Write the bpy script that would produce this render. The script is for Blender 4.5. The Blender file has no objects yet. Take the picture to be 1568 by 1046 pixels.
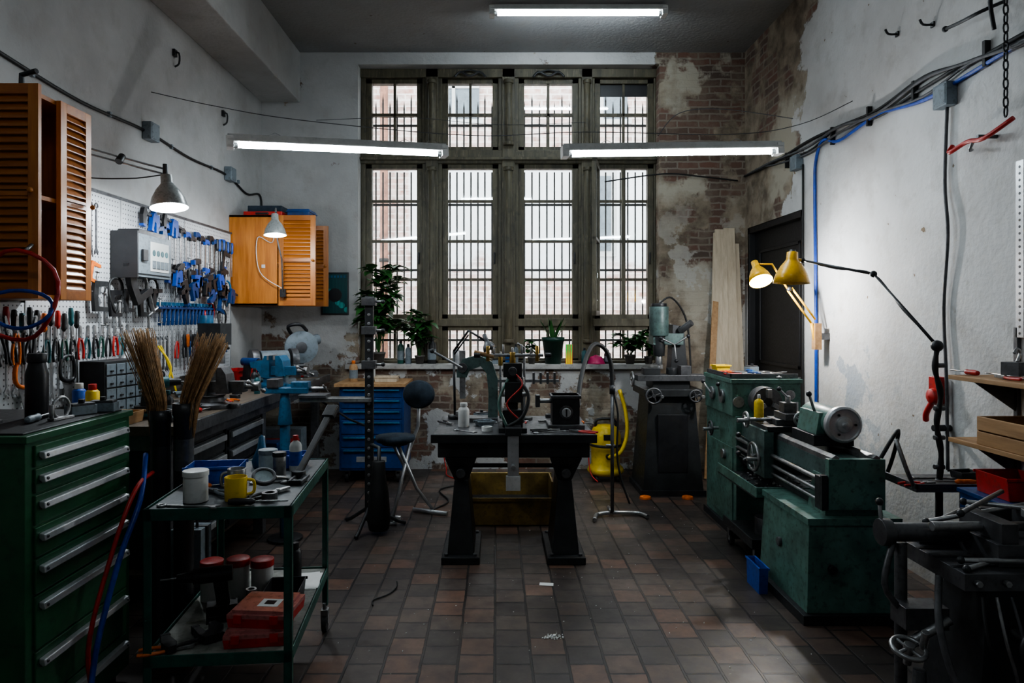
import bpy, math, random
from mathutils import Vector, Matrix
R = random.Random(7)
V = Vector
# ------------------------------------------------------------------ materials
class NT:
    def __init__(s, name):
        s.m = bpy.data.materials.new(name); s.m.use_nodes = True
        s.t = s.m.node_tree; s.t.nodes.clear()
        s.out = s.t.nodes.new('ShaderNodeOutputMaterial')
    def n(s, ty, ins=None, **props):
        nd = s.t.nodes.new('ShaderNode' + ty)
        for k, v in props.items(): setattr(nd, k, v)
        for k, v in (ins or {}).items():
            sk = nd.inputs[k]
            if isinstance(v, bpy.types.NodeSocket): s.t.links.new(v, sk)
            else: sk.default_value = v
        return nd
    def math(s, op, a, b=0.0, clamp=False):
        nd = s.n('Math', {0: a, 1: b}, operation=op); nd.use_clamp = clamp
        return nd.outputs[0]
    def noise(s, vec, scale, detail=4, rough=.55):
        return s.n('TexNoise', {'Vector': vec, 'Scale': scale, 'Detail': detail, 'Roughness': rough}).outputs['Fac']
    def ramp(s, fac, lo, hi):
        nd = s.n('MapRange', {0: fac, 1: lo, 2: hi, 3: 0.0, 4: 1.0}); nd.clamp = True
        return nd.outputs[0]
    def mix(s, f, a, b, bt='MIX'):
        nd = s.n('MixRGB', {0: f, 1: c4(a), 2: c4(b)}, blend_type=bt)
        return nd.outputs[0]
    def bsdf(s, col, rough, metal=0.0, bump=None, bstr=.3, bdist=.01):
        p = s.n('BsdfPrincipled', {'Base Color': c4(col), 'Roughness': rough, 'Metallic': metal})
        if bump is not None:
            b = s.n('Bump', {'Height': bump, 'Strength': bstr, 'Distance': bdist})
            s.t.links.new(b.outputs[0], p.inputs['Normal'])
        s.t.links.new(p.outputs[0], s.out.inputs[0])
        return p
    def pos(s):
        g = s.n('NewGeometry').outputs['Position']
        x = s.n('SeparateXYZ', {0: g})
        return g, x.outputs[0], x.outputs[1], x.outputs[2]
def c4(c):
    if isinstance(c, bpy.types.NodeSocket): return c
    return (c[0], c[1], c[2], 1.0)

def mk(name, col, rough=.5, metal=0., var=.35, scale=9., bump=.15, dirt=.4):
    t = NT(name); tc = t.n('TexCoord').outputs['Object']
    n1 = t.noise(tc, scale, 5); n2 = t.noise(tc, scale * 5, 3)
    f = t.ramp(n1, .35, .65)
    lo = tuple(c * (1 - var) for c in col); hi = tuple(min(1, c * (1 + var * .35)) for c in col)
    c = t.mix(f, lo, hi)
    d = t.math('MULTIPLY', t.ramp(n2, .52, .72), dirt)
    c = t.mix(d, c, (.02, .018, .016))
    r = t.math('ADD', t.math('MULTIPLY', n2, .3), rough - .15)
    t.bsdf(c, r, metal, n2, bump, .003)
    return t.m
def mk_emit(name, col, st):
    t = NT(name); e = t.n('Emission', {0: c4(col), 1: st}); t.t.links.new(e.outputs[0], t.out.inputs[0]); return t.m
def mk_wood(name, c1, c2, axis=2, rough=.5, scale=1.):
    t = NT(name); tc = t.n('TexCoord').outputs['Object']
    sc = [14 * scale] * 3; sc[axis] = 1.2 * scale
    mp = t.n('Mapping', {'Vector': tc, 'Scale': tuple(sc)}).outputs[0]
    n = t.noise(mp, 2.5, 5, .6); n2 = t.noise(mp, 9, 2)
    c = t.mix(t.ramp(n, .3, .7), c1, c2); c = t.mix(t.math('MULTIPLY', n2, .3), c, tuple(v * .4 for v in c1))
    t.bsdf(c, rough, 0, n2, .2, .002); return t.m

steel = mk('steel', (.38, .38, .38), .38, .85)
steel_d = mk('dark_steel', (.12, .12, .125), .42, .6)
iron = mk('cast_iron', (.034, .036, .038), .45, .35)
black = mk('black_plastic', (.015, .015, .017), .42, 0, .3)
rubber = mk('rubber', (.011, .011, .011), .6)
alu = mk('aluminium', (.52, .53, .54), .4, .7, .15, dirt=.15)
white_p = mk('white_plastic', (.58, .58, .56), .45, 0, .12, dirt=.15)
grey_p = mk('grey_plastic', (.17, .205, .23), .5, 0, .2)
green_c = mk('green_enamel', (.022, .105, .046), .36, 0, .25, 6, .1, .35)
green_k = mk('green_cart_paint', (.018, .09, .068), .42, 0, .35)
green_m = mk('machine_green', (.095, .195, .160), .4, .05, .4, 7, .12, .6)
green_g = mk('machine_grey_green', (.085, .135, .125), .45, .15, .4, 9, .15, .5)
blue_p = mk('blue_plastic', (.012, .075, .38), .4, 0, .2)
blue_s = mk('blue_steel', (.008, .05, .18), .4, .1, .25)
blue_v = mk('blue_vise_paint', (.022, .13, .25), .4, .1, .3)
red_p = mk('red_plastic', (.48, .02, .015), .4, 0, .2)
orange_p = mk('orange_plastic', (.65, .14, .01), .4, 0, .2)
yellow_p = mk('yellow_plastic', (.72, .50, .01), .4, 0, .15, dirt=.2)
yellow_l = mk('yellow_enamel', (.70, .38, .010), .3, 0, .12, dirt=.15)
teal = mk('teal_plastic', (.01, .10, .115), .45)
pink = mk('pink_plastic', (.6, .03, .15), .4)
navy = mk('navy_fabric', (.018, .03, .045), .9, 0, .3, 30)
straw = mk('straw', (.36, .20, .08), .7, 0, .5, 40)
crate_m = mk('ochre_crate', (.22, .145, .035), .55, 0, .4)
leaf_m = mk('leaf', (.03, .12, .026), .45, 0, .4, 14)
terra = mk('pot_clay', (.12, .11, .10), .7)
paper = mk('paper', (.72, .72, .69), .8, 0, .05, dirt=.05)
brass = mk('brass', (.5, .33, .1), .35, .9)
grill = mk('grille_iron', (.035, .03, .027), .7, .2)
wood_o = mk_wood('orange_pine', (.36, .115, .02), (.55, .21, .04), 2, .38)
wood_h = mk_wood('orange_pine_slat', (.30, .088, .014), (.47, .165, .03), 0, .4)
wood_b = mk_wood('bench_wood', (.055, .043, .03), (.12, .085, .055), 1, .55)
wood_p = mk_wood('pale_board', (.46, .37, .26), (.66, .56, .42), 2, .6)
wood_c = mk_wood('crate_wood', (.30, .165, .07), (.48, .29, .14), 1, .6)
clear_p = mk('clear_lid', (.42, .15, .14), .15, 0, .2)
clear_g = mk('lens_glass', (.4, .48, .5), .1)
tube_e = mk_emit('fluorescent_tube', (.80, .92, 1.0), 90)
bulb_c = mk_emit('bulb_cool', (.85, .94, 1.0), 70)
bulb_w = mk_emit('bulb_warm', (1.0, .82, .30), 25)

def mk_peeling():
    t = NT('peeling_olive_paint'); g, x, y, z = t.pos()
    mp = t.n('Mapping', {'Vector': g, 'Scale': (12, 12, 1.4)}).outputs[0]
    a = t.noise(mp, 1.5, 5, .6); b = t.noise(mp, 5, 4); d = t.noise(g, 14, 5, .6)
    c = t.mix(t.ramp(a, .35, .65), (.048, .041, .026), (.10, .088, .054))
    c = t.mix(t.math('MULTIPLY', t.ramp(b, .58, .66), .6), c, (.18, .15, .10))
    c = t.mix(t.math('MULTIPLY', t.ramp(d, .55, .68), .6), c, (.03, .026, .02))
    c = t.mix(t.math('MULTIPLY', t.ramp(z, 2.2, 1.3), .35), c, (.20, .16, .10))
    t.bsdf(c, .55, 0, b, .25, .004); return t.m
peel = mk_peeling()

def mk_pegboard():
    t = NT('pegboard_white'); g, x, y, z = t.pos()
    def cell(v):
        f = t.math('FRACT', t.math('MULTIPLY', v, 1 / .03)); f = t.math('SUBTRACT', f, .5)
        return t.math('MULTIPLY', f, f)
    d = t.math('ADD', cell(y), cell(z)); h = t.math('LESS_THAN', d, .026)
    n = t.noise(g, 3, 4); base = t.mix(n, (.48, .49, .50), (.60, .61, .62))
    t.bsdf(t.mix(h, base, (.06, .06, .065)), .45); return t.m
pegm = mk_pegboard()

def brick_tex(t, u, v, sx, sy, c1, c2, mortar, off=.5, ms=.012):
    vec = t.n('CombineXYZ', {0: u, 1: v}).outputs[0]
    nd = t.n('TexBrick', {'Vector': vec, 'Color1': c4(c1), 'Color2': c4(c2), 'Mortar': c4(mortar), 'Scale': 1.0,
                          'Mortar Size': ms, 'Mortar Smooth': .3, 'Brick Width': sx, 'Row Height': sy}, offset=off)
    return nd.outputs['Color'], nd.outputs['Fac']

def mk_wall(kind):
    t = NT('plaster_' + kind); g, x, y, z = t.pos()
    n1 = t.noise(g, 1.3, 6, .62); n2 = t.noise(g, 5.5, 5, .6); n3 = t.noise(g, 30, 3); n5 = t.noise(g, .55, 5, .6)
    if kind == 'ceiling': white = t.mix(t.ramp(n1, .3, .7), (.25, .255, .26), (.33, .335, .34))
    elif kind == 'right': white = t.mix(t.ramp(n1, .3, .7), (.45, .445, .43), (.60, .60, .59))
    else: white = t.mix(t.ramp(n1, .3, .7), (.36, .355, .345), (.49, .49, .48))
    white = t.mix(t.math('MULTIPLY', t.ramp(n2, .52, .75), .4), white, (.28, .255, .22))
    white = t.mix(t.math('MULTIPLY', t.ramp(n5, .48, .7), .45), white, (.27, .255, .235))
    brown = t.mix(t.ramp(n2, .36, .62), (.12, .092, .065), (.28, .23, .17))
    brown = t.mix(t.ramp(n1, .50, .60), brown, (.36, .325, .26))
    u = y if kind == 'right' else x
    bc, bf = brick_tex(t, t.math('ADD', u, t.math('MULTIPLY', n2, .06)), t.math('ADD', z, t.math('MULTIPLY', n2, .05)), .22, .07, (.15, .078, .055), (.085, .06, .046), (.19, .16, .13), .5, .01)
    bc = t.mix(t.math('MULTIPLY', t.ramp(n2, .45, .65), .6), bc, (.19, .15, .11))
    bn = t.noise(g, 1.7, 4, .5)
    h = n3
    if kind == 'right':
        e = t.math('ADD', t.math('SUBTRACT', y, 5.70), t.math('MULTIPLY', t.math('SUBTRACT', z, 3.2), .25))
        e = t.math('ADD', e, t.math('MULTIPLY', t.math('SUBTRACT', t.noise(g, 2.1, 6, .65), .5), 1.3))
        m = t.ramp(e, -.02, .02)
        m = t.math('MULTIPLY', m, t.ramp(z, 1.5, 1.9))
        under = t.mix(t.ramp(bn, .54, .58), brown, bc)
        c = t.mix(m, white, under)
        p = t.math('MULTIPLY', t.ramp(t.noise(g, 2.6, 6, .6), .57, .59), t.ramp(y, 4.1, 4.9))
        p = t.math('MULTIPLY', p, t.ramp(z, 1.7, 1.3))
        c = t.mix(p, c, (.30, .33, .36))
        sp = t.ramp(t.noise(g, 11, 3, .5), .73, .745)
        c = t.mix(sp, c, (.2, .15, .1)); h = t.math('SUBTRACT', n3, t.math('MULTIPLY', m, 1.5))
    elif kind == 'back':
        nn = t.noise(g, 2.4, 6, .65); bn2 = t.noise(g, 3.1, 5, .6)
        e = t.math('ADD', t.math('MULTIPLY', t.math('SUBTRACT', x, 1.5), 4.0), t.math('MULTIPLY', t.math('SUBTRACT', nn, .5), 1.5))
        a = t.math('MULTIPLY', t.ramp(e, .3, .36), t.ramp(x, 1.55, 1.6))
        bm = t.ramp(t.math('ADD', t.math('ADD', t.math('MULTIPLY', bn, .5), t.math('MULTIPLY', bn2, .5)), t.math('MULTIPLY', t.math('SUBTRACT', z, 2.8), .035)), .49, .52)
        under = t.mix(bm, brown, bc)
        wm = t.ramp(t.noise(g, 3.7, 6, .65), .53, .56)
        under = t.mix(t.math('MULTIPLY', wm, t.ramp(z, 2.9, 1.8)), under, (.42, .40, .36))
        low = t.ramp(z, 1.8, .9)
        l2 = t.ramp(t.math('ADD', t.math('MULTIPLY', low, .17), nn), .62, .65)
        c = t.mix(l2, white, t.mix(t.ramp(bn2, .46, .50), brown, bc))
        c = t.mix(a, c, under)
        any_ = t.math('MAXIMUM', a, l2)
        h = t.math('SUBTRACT', n3, t.math('MULTIPLY', any_, t.math('ADD', 1.0, t.math('MULTIPLY', bf, .6))))
    else:
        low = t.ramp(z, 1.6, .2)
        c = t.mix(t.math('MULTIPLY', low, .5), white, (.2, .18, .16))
        if kind == 'ceiling':
            c = t.mix(t.ramp(t.noise(g, 7, 2, .5), .73, .75), c, (.16, .14, .12))
    t.bsdf(c, .85, 0, h, .4, .012); return t.m
wl, wr, wb, wc = mk_wall('left'), mk_wall('right'), mk_wall('back'), mk_wall('ceiling')
def mk_floor():
    t = NT('floor_tiles'); g, x, y, z = t.pos()
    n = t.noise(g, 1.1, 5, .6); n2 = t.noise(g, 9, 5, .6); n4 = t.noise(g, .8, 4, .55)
    ux = t.math('ADD', x, t.math('MULTIPLY', n2, .014)); uy = t.math('ADD', y, t.math('MULTIPLY', n2, .014))
    c, f = brick_tex(t, uy, ux, .165, .165, (.040, .031, .028), (.115, .085, .068), (.017, .015, .014), .5, .007)
    c2, f2 = brick_tex(t, uy, ux, .165, .165, (0, 0, 0), (1, 1, 1), (0, 0, 0), .5, .007)
    r = t.ramp(t.n('SeparateColor', {0: c2}).outputs[0], .60, .85)
    c = t.mix(t.math('MULTIPLY', r, .55), c, (.17, .078, .046))
    c = t.mix(t.math('MULTIPLY', t.ramp(n, .45, .7), .4), c, (.19, .16, .135))
    c = t.mix(t.math('MULTIPLY', t.ramp(n2, .40, .70), .55), c, (.026, .021, .019))
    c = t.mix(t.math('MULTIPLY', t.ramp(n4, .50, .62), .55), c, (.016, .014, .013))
    sp = t.ramp(t.noise(g, 45, 2, .5), .72, .75); c = t.mix(t.math('MULTIPLY', sp, .45), c, (.28, .26, .23))
    t.bsdf(c, t.math('ADD', t.math('MULTIPLY', n2, .42), .18), 0, t.math('SUBTRACT', t.math('MULTIPLY', n2, .5), f), .6, .004); return t.m
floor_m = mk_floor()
def mk_facade():
    t = NT('courtyard_facade'); g, x, y, z = t.pos()
    n = t.noise(g, .9, 5, .6); n2 = t.noise(g, 7, 4)
    bc, f = brick_tex(t, x, z, .32, .105, (.46, .19, .13), (.26, .12, .085), (.66, .60, .55), .5, .014)
    wh = t.mix(n2, (.74, .75, .75), (.88, .90, .90))
    up = t.ramp(t.math('ADD', z, t.math('MULTIPLY', n, .4)), 4.6, 4.65)
    dn = t.ramp(t.math('SUBTRACT', z, t.math('MULTIPLY', n, 2.8)), 1.1, .8)
    lf = t.ramp(t.math('ADD', x, t.math('MULTIPLY', n, .3)), -1.35, -1.4)
    m = t.math('MAXIMUM', t.math('MAXIMUM', up, dn), lf)
    pk = t.mix(t.ramp(n2, .25, .8), bc, (.85, .77, .72))
    t.bsdf(t.mix(m, wh, pk), .9); return t.m
fac_m = mk_facade()
def mk_glass():
    t = NT('dusty_window_glass'); g, x, y, z = t.pos()
    tr = t.n('BsdfTransparent', {0: (.93, .95, .95, 1)}).outputs[0]
    gl = t.n('BsdfGlossy', {0: (1, 1, 1, 1), 1: .03}).outputs[0]
    df = t.n('BsdfDiffuse', {0: (.6, .6, .58, 1)}).outputs[0]
    m = t.n('MixShader', {0: .05, 1: tr, 2: gl}).outputs[0]
    m2 = t.n('MixShader', {0: t.math('MULTIPLY', t.noise(g, 3, 4), .10), 1: m, 2: df}).outputs[0]
    t.t.links.new(m2, t.out.inputs[0]); return t.m
glass_m = mk_glass()

# ------------------------------------------------------------------ builder
def frame(o, d, hint=(0, 0, 1)):
    z = V(d).normalized(); h = V(hint)
    if abs(z.dot(h)) > .98: h = V((1, 0, 0)) if abs(z.x) < .9 else V((0, 1, 0))
    x = h.cross(z).normalized(); y = z.cross(x)
    M = Matrix.Identity(4)
    for i in range(3): M[i][0], M[i][1], M[i][2], M[i][3] = x[i], y[i], z[i], o[i]
    return M
def T(x, y, z): return Matrix.Translation((x, y, z))
def RZ(a): return Matrix.Rotation(math.radians(a), 4, 'Z')
def RX(a): return Matrix.Rotation(math.radians(a), 4, 'X')
def RY(a): return Matrix.Rotation(math.radians(a), 4, 'Y')
def cr(p, n=6, closed=False):
    p = [V(q) for q in p]; out = []
    N = len(p)
    for i in range(N - 1 if not closed else N):
        if closed: a, b, c, d = p[(i - 1) % N], p[i], p[(i + 1) % N], p[(i + 2) % N]
        else: a, b, c, d = p[max(i - 1, 0)], p[i], p[i + 1], p[min(i + 2, N - 1)]
        for k in range(n):
            t = k / n
            out.append(.5 * ((2 * b) + (c - a) * t + (2 * a - 5 * b + 4 * c - d) * t * t + (3 * b - a - 3 * c + d) * t ** 3))
    if not closed: out.append(p[-1])
    return out
class B:
    def __init__(s): s.v = []; s.f = []; s.m = []; s.s = []; s.mats = []; s.M = Matrix.Identity(4)
    def add(s, vs, fs, mat, smooth=False, M=None):
        k = len(s.v); MM = s.M @ M if M is not None else s.M
        s.v += [tuple(MM @ V(v)) for v in vs]
        if mat not in s.mats: s.mats.append(mat)
        mi = s.mats.index(mat)
        for i, f in enumerate(fs):
            s.f.append(tuple(j + k for j in f)); s.m.append(mi)
            s.s.append(smooth if isinstance(smooth, bool) else smooth[i])
        return s
    def box(s, x0, x1, y0, y1, z0, z1, mat, M=None):
        vs = [(x, y, z) for z in (z0, z1) for y in (y0, y1) for x in (x0, x1)]
        return s.add(vs, [(0, 2, 3, 1), (4, 5, 7, 6), (0, 1, 5, 4), (2, 6, 7, 3), (0, 4, 6, 2), (1, 3, 7, 5)], mat, False, M)
    def cb(s, c, sz, mat, M=None):
        return s.box(c[0] - sz[0] / 2, c[0] + sz[0] / 2, c[1] - sz[1] / 2, c[1] + sz[1] / 2, c[2] - sz[2] / 2, c[2] + sz[2] / 2, mat, M)
    def taper(s, c, b, t, z0, z1, mat, M=None):
        vs = []
        for (w, d), z in ((b, z0), (t, z1)):
            vs += [(c[0] - w / 2, c[1] - d / 2, z), (c[0] + w / 2, c[1] - d / 2, z), (c[0] - w / 2, c[1] + d / 2, z), (c[0] + w / 2, c[1] + d / 2, z)]
        return s.add(vs, [(0, 2, 3, 1), (4, 5, 7, 6), (0, 1, 5, 4), (2, 6, 7, 3), (0, 4, 6, 2), (1, 3, 7, 5)], mat, False, M)
    def cyl(s, p, q, r, mat, r2=None, seg=16):
        p, q = V(p), V(q); r2 = r if r2 is None else r2; h = (q - p).length
        vs = [(rr * math.cos(2 * math.pi * i / seg), rr * math.sin(2 * math.pi * i / seg), zz) for rr, zz in ((r, 0), (r2, h)) for i in range(seg)]
        fs = [(i, (i + 1) % seg, seg + (i + 1) % seg, seg + i) for i in range(seg)]
        sm = [True] * seg + [False, False]
        fs += [tuple(reversed(range(seg))), tuple(range(seg, 2 * seg))]
        return s.add(vs, fs, mat, sm, frame(p, q - p))
    def lathe(s, prof, mat, M=None, seg=24, smooth=True):
        vs = []; fs = []
        for r, z in prof:
            for i in range(seg): a = 2 * math.pi * i / seg; vs.append((r * math.cos(a), r * math.sin(a), z))
        for j in range(len(prof) - 1):
            for i in range(seg):
                fs.append((j * seg + i, j * seg + (i + 1) % seg, (j + 1) * seg + (i + 1) % seg, (j + 1) * seg + i))
        return s.add(vs, fs, mat, smooth, M)
    def sph(s, c, r, mat, sc=(1, 1, 1), seg=12):
        pr = [(max(1e-4, r * math.sin(math.pi * i / 8)), -r * math.cos(math.pi * i / 8)) for i in range(9)]
        return s.lathe(pr, mat, T(*c) @ Matrix.Diagonal((sc[0], sc[1], sc[2], 1)), seg)
    def tube(s, pts, r, mat, seg=8, smooth=0, closed=False):
        pts = cr(pts, smooth, closed) if smooth else [V(p) for p in pts]
        vs = []; N = len(pts); up = None
        rf = r if callable(r) else (lambda t: r)
        for i, p in enumerate(pts):
            if closed: d = (pts[(i + 1) % N] - pts[i - 1])
            else: d = (pts[min(i + 1, N - 1)] - pts[max(i - 1, 0)])
            if d.length < 1e-7: d = V((0, 0, 1))
            d.normalize()
            if up is None: up = V((0, 0, 1)) if abs(d.z) < .9 else V((1, 0, 0))
            x = up.cross(d)
            if x.length < 1e-4: x = V((1, 0, 0)).cross(d)
            x.normalize(); y = d.cross(x); up = y
            rr = rf(i / max(1, N - 1))
            for k in range(seg): a = 2 * math.pi * k / seg; vs.append(p + x * rr * math.cos(a) + y * rr * math.sin(a))
        fs = []; n2 = N if closed else N - 1
        for i in range(n2):
            for k in range(seg):
                j = (i + 1) % N
                fs.append((i * seg + k, i * seg + (k + 1) % seg, j * seg + (k + 1) % seg, j * seg + k))
        sm = [True] * len(fs)
        if not closed:
            fs += [tuple(reversed(range(seg))), tuple(range((N - 1) * seg, N * seg))]; sm += [False, False]
        return s.add(vs, fs, mat, sm)
    def prism(s, poly, a, b, axis, mat, M=None):
        def P(u, v, w): return {'x': (w, u, v), 'y': (u, w, v), 'z': (u, v, w)}[axis]
        n = len(poly); vs = [P(u, v, a) for u, v in poly] + [P(u, v, b) for u, v in poly]
        fs = [tuple(range(n)), tuple(reversed(range(n, 2 * n)))] + [(i, n + i, n + (i + 1) % n, (i + 1) % n) for i in range(n)]
        return s.add(vs, fs, mat, False, M)
    def wheel(s, c, d, r, mat, rim=.012, spokes=4, hub=.02, handle=None):
        F = frame(c, d)
        pts = [F @ V((r * math.cos(a), r * math.sin(a), 0)) for a in [2 * math.pi * i / 24 for i in range(24)]]
        s.tube(pts, rim, mat, 8, 0, True)
        for i in range(spokes):
            a = 2 * math.pi * i / spokes + .4
            s.cyl(F @ V((0, 0, 0)), F @ V((r * math.cos(a), r * math.sin(a), 0)), rim * .7, mat, seg=8)
        s.cyl(F @ V((0, 0, -hub)), F @ V((0, 0, hub)), hub, mat)
        if handle:
            s.cyl(F @ V((r * .9, 0, 0)), F @ V((r * .9, 0, .07)), .011, handle, .014, 10)
        return s
    def done(s, name, bevel=.003, M=None, origin=True, recalc=True):
        me = bpy.data.meshes.new(name); o = bpy.data.objects.new(name, me)
        vs = s.v; off = V((0, 0, 0))
        if M is None and origin:
            xs = [v[0] for v in vs]; ys = [v[1] for v in vs]; zs = [v[2] for v in vs]
            off = V(((min(xs) + max(xs)) / 2, (min(ys) + max(ys)) / 2, min(zs)))
            vs = [(v[0] - off.x, v[1] - off.y, v[2] - off.z) for v in vs]
        me.from_pydata(vs, [], s.f)
        for m in s.mats: me.materials.append(m)
        me.polygons.foreach_set('material_index', s.m); me.polygons.foreach_set('use_smooth', s.s)
        if recalc:
            import bmesh
            bm = bmesh.new(); bm.from_mesh(me); bmesh.ops.recalc_face_normals(bm, faces=bm.faces); bm.to_mesh(me); bm.free()
        me.update()
        bpy.context.scene.collection.objects.link(o)
        if M is not None: o.matrix_world = M
        else: o.location = off
        if bevel:
            bv = o.modifiers.new('bevel', 'BEVEL'); bv.width = bevel; bv.segments = 2; bv.limit_method = 'ANGLE'; bv.angle_limit = math.radians(50)
        return o
def put(name, fn, loc, rz=0, pre=None, bevel=.0015, **kw):
    b = B(); fn(b, **kw)
    M = T(*loc) @ RZ(rz)
    if pre is not None: M = M @ pre
    return b.done(name, bevel, M)

# ------------------------------------------------------------------ room shell
XL, XR, YB, ZC = -2.39, 2.53, 6.95, 4.24
YF = -1.6
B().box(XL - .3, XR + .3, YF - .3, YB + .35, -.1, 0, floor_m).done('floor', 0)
B().box(XL - .3, XR + .3, YF - .3, YB + .35, ZC, ZC + .1, wc).done('ceiling', 0)
B().box(XL - .3, XL, YF, YB + .35, 0, ZC, wl).done('wall_left', 0)
B().box(XL - .3, XR + .3, YF - .3, YF, 0, ZC, wl).done('wall_front', 0)
b = B()
b.box(XR, XR + .3, YF, 5.62, 0, ZC, wr); b.box(XR, XR + .3, 5.62, YB + .35, 2.44, ZC, wr); b.box(XR, XR + .3, 6.88, YB + .35, 0, 2.44, wr)
b.done('wall_right', 0)
b = B()
WX0, WX1, WZ0, WZ1 = -1.41, 1.66, 1.02, 4.12
b.box(XL, WX0, YB, YB + .35, 0, ZC, wb); b.box(WX1, XR, YB, YB + .35, 0, ZC, wb)
b.box(WX0, WX1, YB, YB + .35, 0, WZ0, wb); b.box(WX0, WX1, YB, YB + .35, WZ1, ZC, wb)
b.done('wall_back', 0)
b = B(); b.box(XL, -1.995, YF, YB, 3.73, ZC, wl); b.done('trim_1', .01)           # boxed-in beam along ceiling
b = B(); b.box(WX0 - .12, WX1 + .02, YB - .07, YB + .2, WZ0 + .0, WZ0 + .05, mk('sill_paint', (.38, .37, .35), .5, 0, .3, 5)); b.done('trim_2', .006)  # sill
# window bays
bays = [(-1.33, -.80), (-.535, -.01), (.262, .825), (1.055, 1.61)]
for i, (x0, x1) in enumerate(bays):
    b = B(); ya, yb_ = 7.13, 7.21
    for (za, zb) in ((1.07, 1.45), (1.53, 3.14), (3.28, 4.03)):
        b.box(x0 - .03, x0 + .03, ya, yb_, za, zb, peel); b.box(x1 - .03, x1 + .03, ya, yb_, za, zb, peel)
        b.box(x0 - .03, x1 + .03, ya, yb_, za, za + .045, peel); b.box(x0 - .03, x1 + .03, ya, yb_, zb - .045, zb, peel)
    xm = (x0 + x1) / 2
    b.box(xm - .013, xm + .013, ya + .02, yb_ - .02, 3.3, 4.0, peel)
    b.box(x0, x1, ya + .02, yb_ - .02, 3.65, 3.68, peel)
    for z in (2.76, 2.34, 1.94): b.box(x0, x1, ya + .02, yb_ - .02, z - .014, z + .014, peel)
    if i == 3: b.box(xm - .02, xm + .02, ya + .01, yb_ - .01, 1.55, 3.12, peel); b.box(x0, x1, 7.17, 7.18, 3.86, 4.0, black)
    b.box(xm - .012, xm + .012, ya + .02, yb_ - .02, 1.1, 1.44, peel)
    b.box(x0 - .01, x1 + .01, 7.18, 7.184, 1.08, 4.02, glass_m)
    b.cyl((x1 - .01, ya - .02, 2.1), (x1 - .01, ya - .02, 2.22), .009, iron, seg=8)
    if i == 3:   # casement standing open into the room
        M = T(1.05, 7.05, 0) @ RZ(-103)
        for (u0, u1, za, zb) in ((0, .05, 1.56, 3.1), (.42, .47, 1.56, 3.1), (0, .47, 1.56, 1.61), (0, .47, 3.05, 3.1), (0, .47, 2.3, 2.33)): b.box(u0, u1, -.02, .02, za, zb, peel, M)
        b.box(.05, .42, -.003, .001, 1.6, 3.06, glass_m, M)
    b.done('window_%d' % (i + 1), .004)
b = B()
for (x0, x1) in ((WX0, -1.36), (-.77, -.565), (.02, .232), (.855, 1.025), (1.64, WX1)):
    b.box(x0, x1, 7.1, 7.25, 1.07, WZ1, peel)
    if x1 - x0 > .1:
        xm = (x0 + x1) / 2; w = (x1 - x0) * .22
        b.box(xm - w - .02, xm + w + .02, 7.07, 7.1, 1.07, WZ1, peel)
        b.cyl((xm, 7.065, 1.3), (xm, 7.065, 3.08), w * .9, peel); b.cyl((xm, 7.065, 3.34), (xm, 7.065, 3.98), w * .9, peel)
        for z in (1.3, 3.08, 3.34, 3.98): b.cyl((xm, 7.065, z - .02), (xm, 7.065, z + .02), w * 1.15, peel)
b.box(WX0, WX1, 7.08, 7.25, 3.14, 3.28, peel); b.box(WX0, WX1, 7.04, 7.1, 3.17, 3.2, peel)
b.box(WX0, WX1, 7.09, 7.25, 1.45, 1.53, peel); b.box(WX0, WX1, 7.07, 7.25, 4.03, WZ1, peel)
b.box(WX0, WX1, 7.07, 7.25, 1.07, 1.1, peel)
b.done('window_mullions', .006)
b = B()
for xc in (-.27, .54):
    b.tube([(xc - .16, 7.03, 4.02), (xc - .1, 7.03, 4.07), (xc, 7.03, 4.03), (xc + .1, 7.03, 4.07), (xc + .16, 7.03, 4.02)], .012, iron, 8, 5)
    b.tube([(xc - .14, 7.03, 4.05), (xc, 7.03, 4.09), (xc + .14, 7.03, 4.05)], .009, iron, 8, 5)
b.done('window_opener_levers', 0)
b = B()
for (x0, x1) in bays:
    n = 7
    for k in range(n):
        x = x0 + (x1 - x0) * (k + .5) / n
        b.cyl((x, 7.33, 1.05), (x, 7.33, 3.1), .0085, grill, seg=8)
        b.cyl((x, 7.33, 3.2), (x, 7.33, 3.78 + .08 * (k % 2)), .0085, grill, seg=8)
        b.cyl((x, 7.33, 3.78 + .08 * (k % 2)), (x, 7.33, 3.86 + .08 * (k % 2)), .0085, grill, .001, 8)
for z in (1.3, 2.05, 2.75, 3.28, 3.6): b.box(WX0, WX1, 7.322, 7.338, z - .012, z + .012, grill)
b.done('window_grille', 0)
# courtyard
b = B(); b.box(-9, 9, 12.0, 12.3, -.9, 6.4, fac_m)
for xx in (-3.3, -.75, 1.85):
    b.box(xx - .45, xx + .45, 11.97, 12.02, 5.0, 6.1, grey_p); b.box(xx - .52, xx + .52, 11.92, 12.0, 4.92, 5.0, white_p)
    b.box(xx - .03, xx + .03, 11.95, 12.0, 5.0, 6.1, white_p); b.box(xx - .45, xx + .45, 11.95, 12.0, 5.55, 5.6, white_p)
b.box(-9, 9, 11.9, 12.0, 4.42, 4.5, terra)
b.box(1.35, 2.1, 11.9, 12.0, 2.6, 4.1, white_p); b.box(1.45, 2.0, 11.88, 11.9, 2.7, 4.0, grey_p)
b.done('courtyard_building', 0)
b = B(); b.box(-9, 9, 7.3, 12.3, -1.0, -.9, terra); b.done('courtyard_ground', 0)
b = B(); b.cyl((-1.95, 11.85, -.9), (-1.95, 11.85, 6.2), .07, mk('rusty_pipe', (.3, .14, .09), .7))
for z in (0.5, 2.5, 4.5): b.cyl((-1.95, 11.85, z), (-1.95, 11.85, z + .06), .085, grill)
b.done('downpipe', 0)
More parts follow.
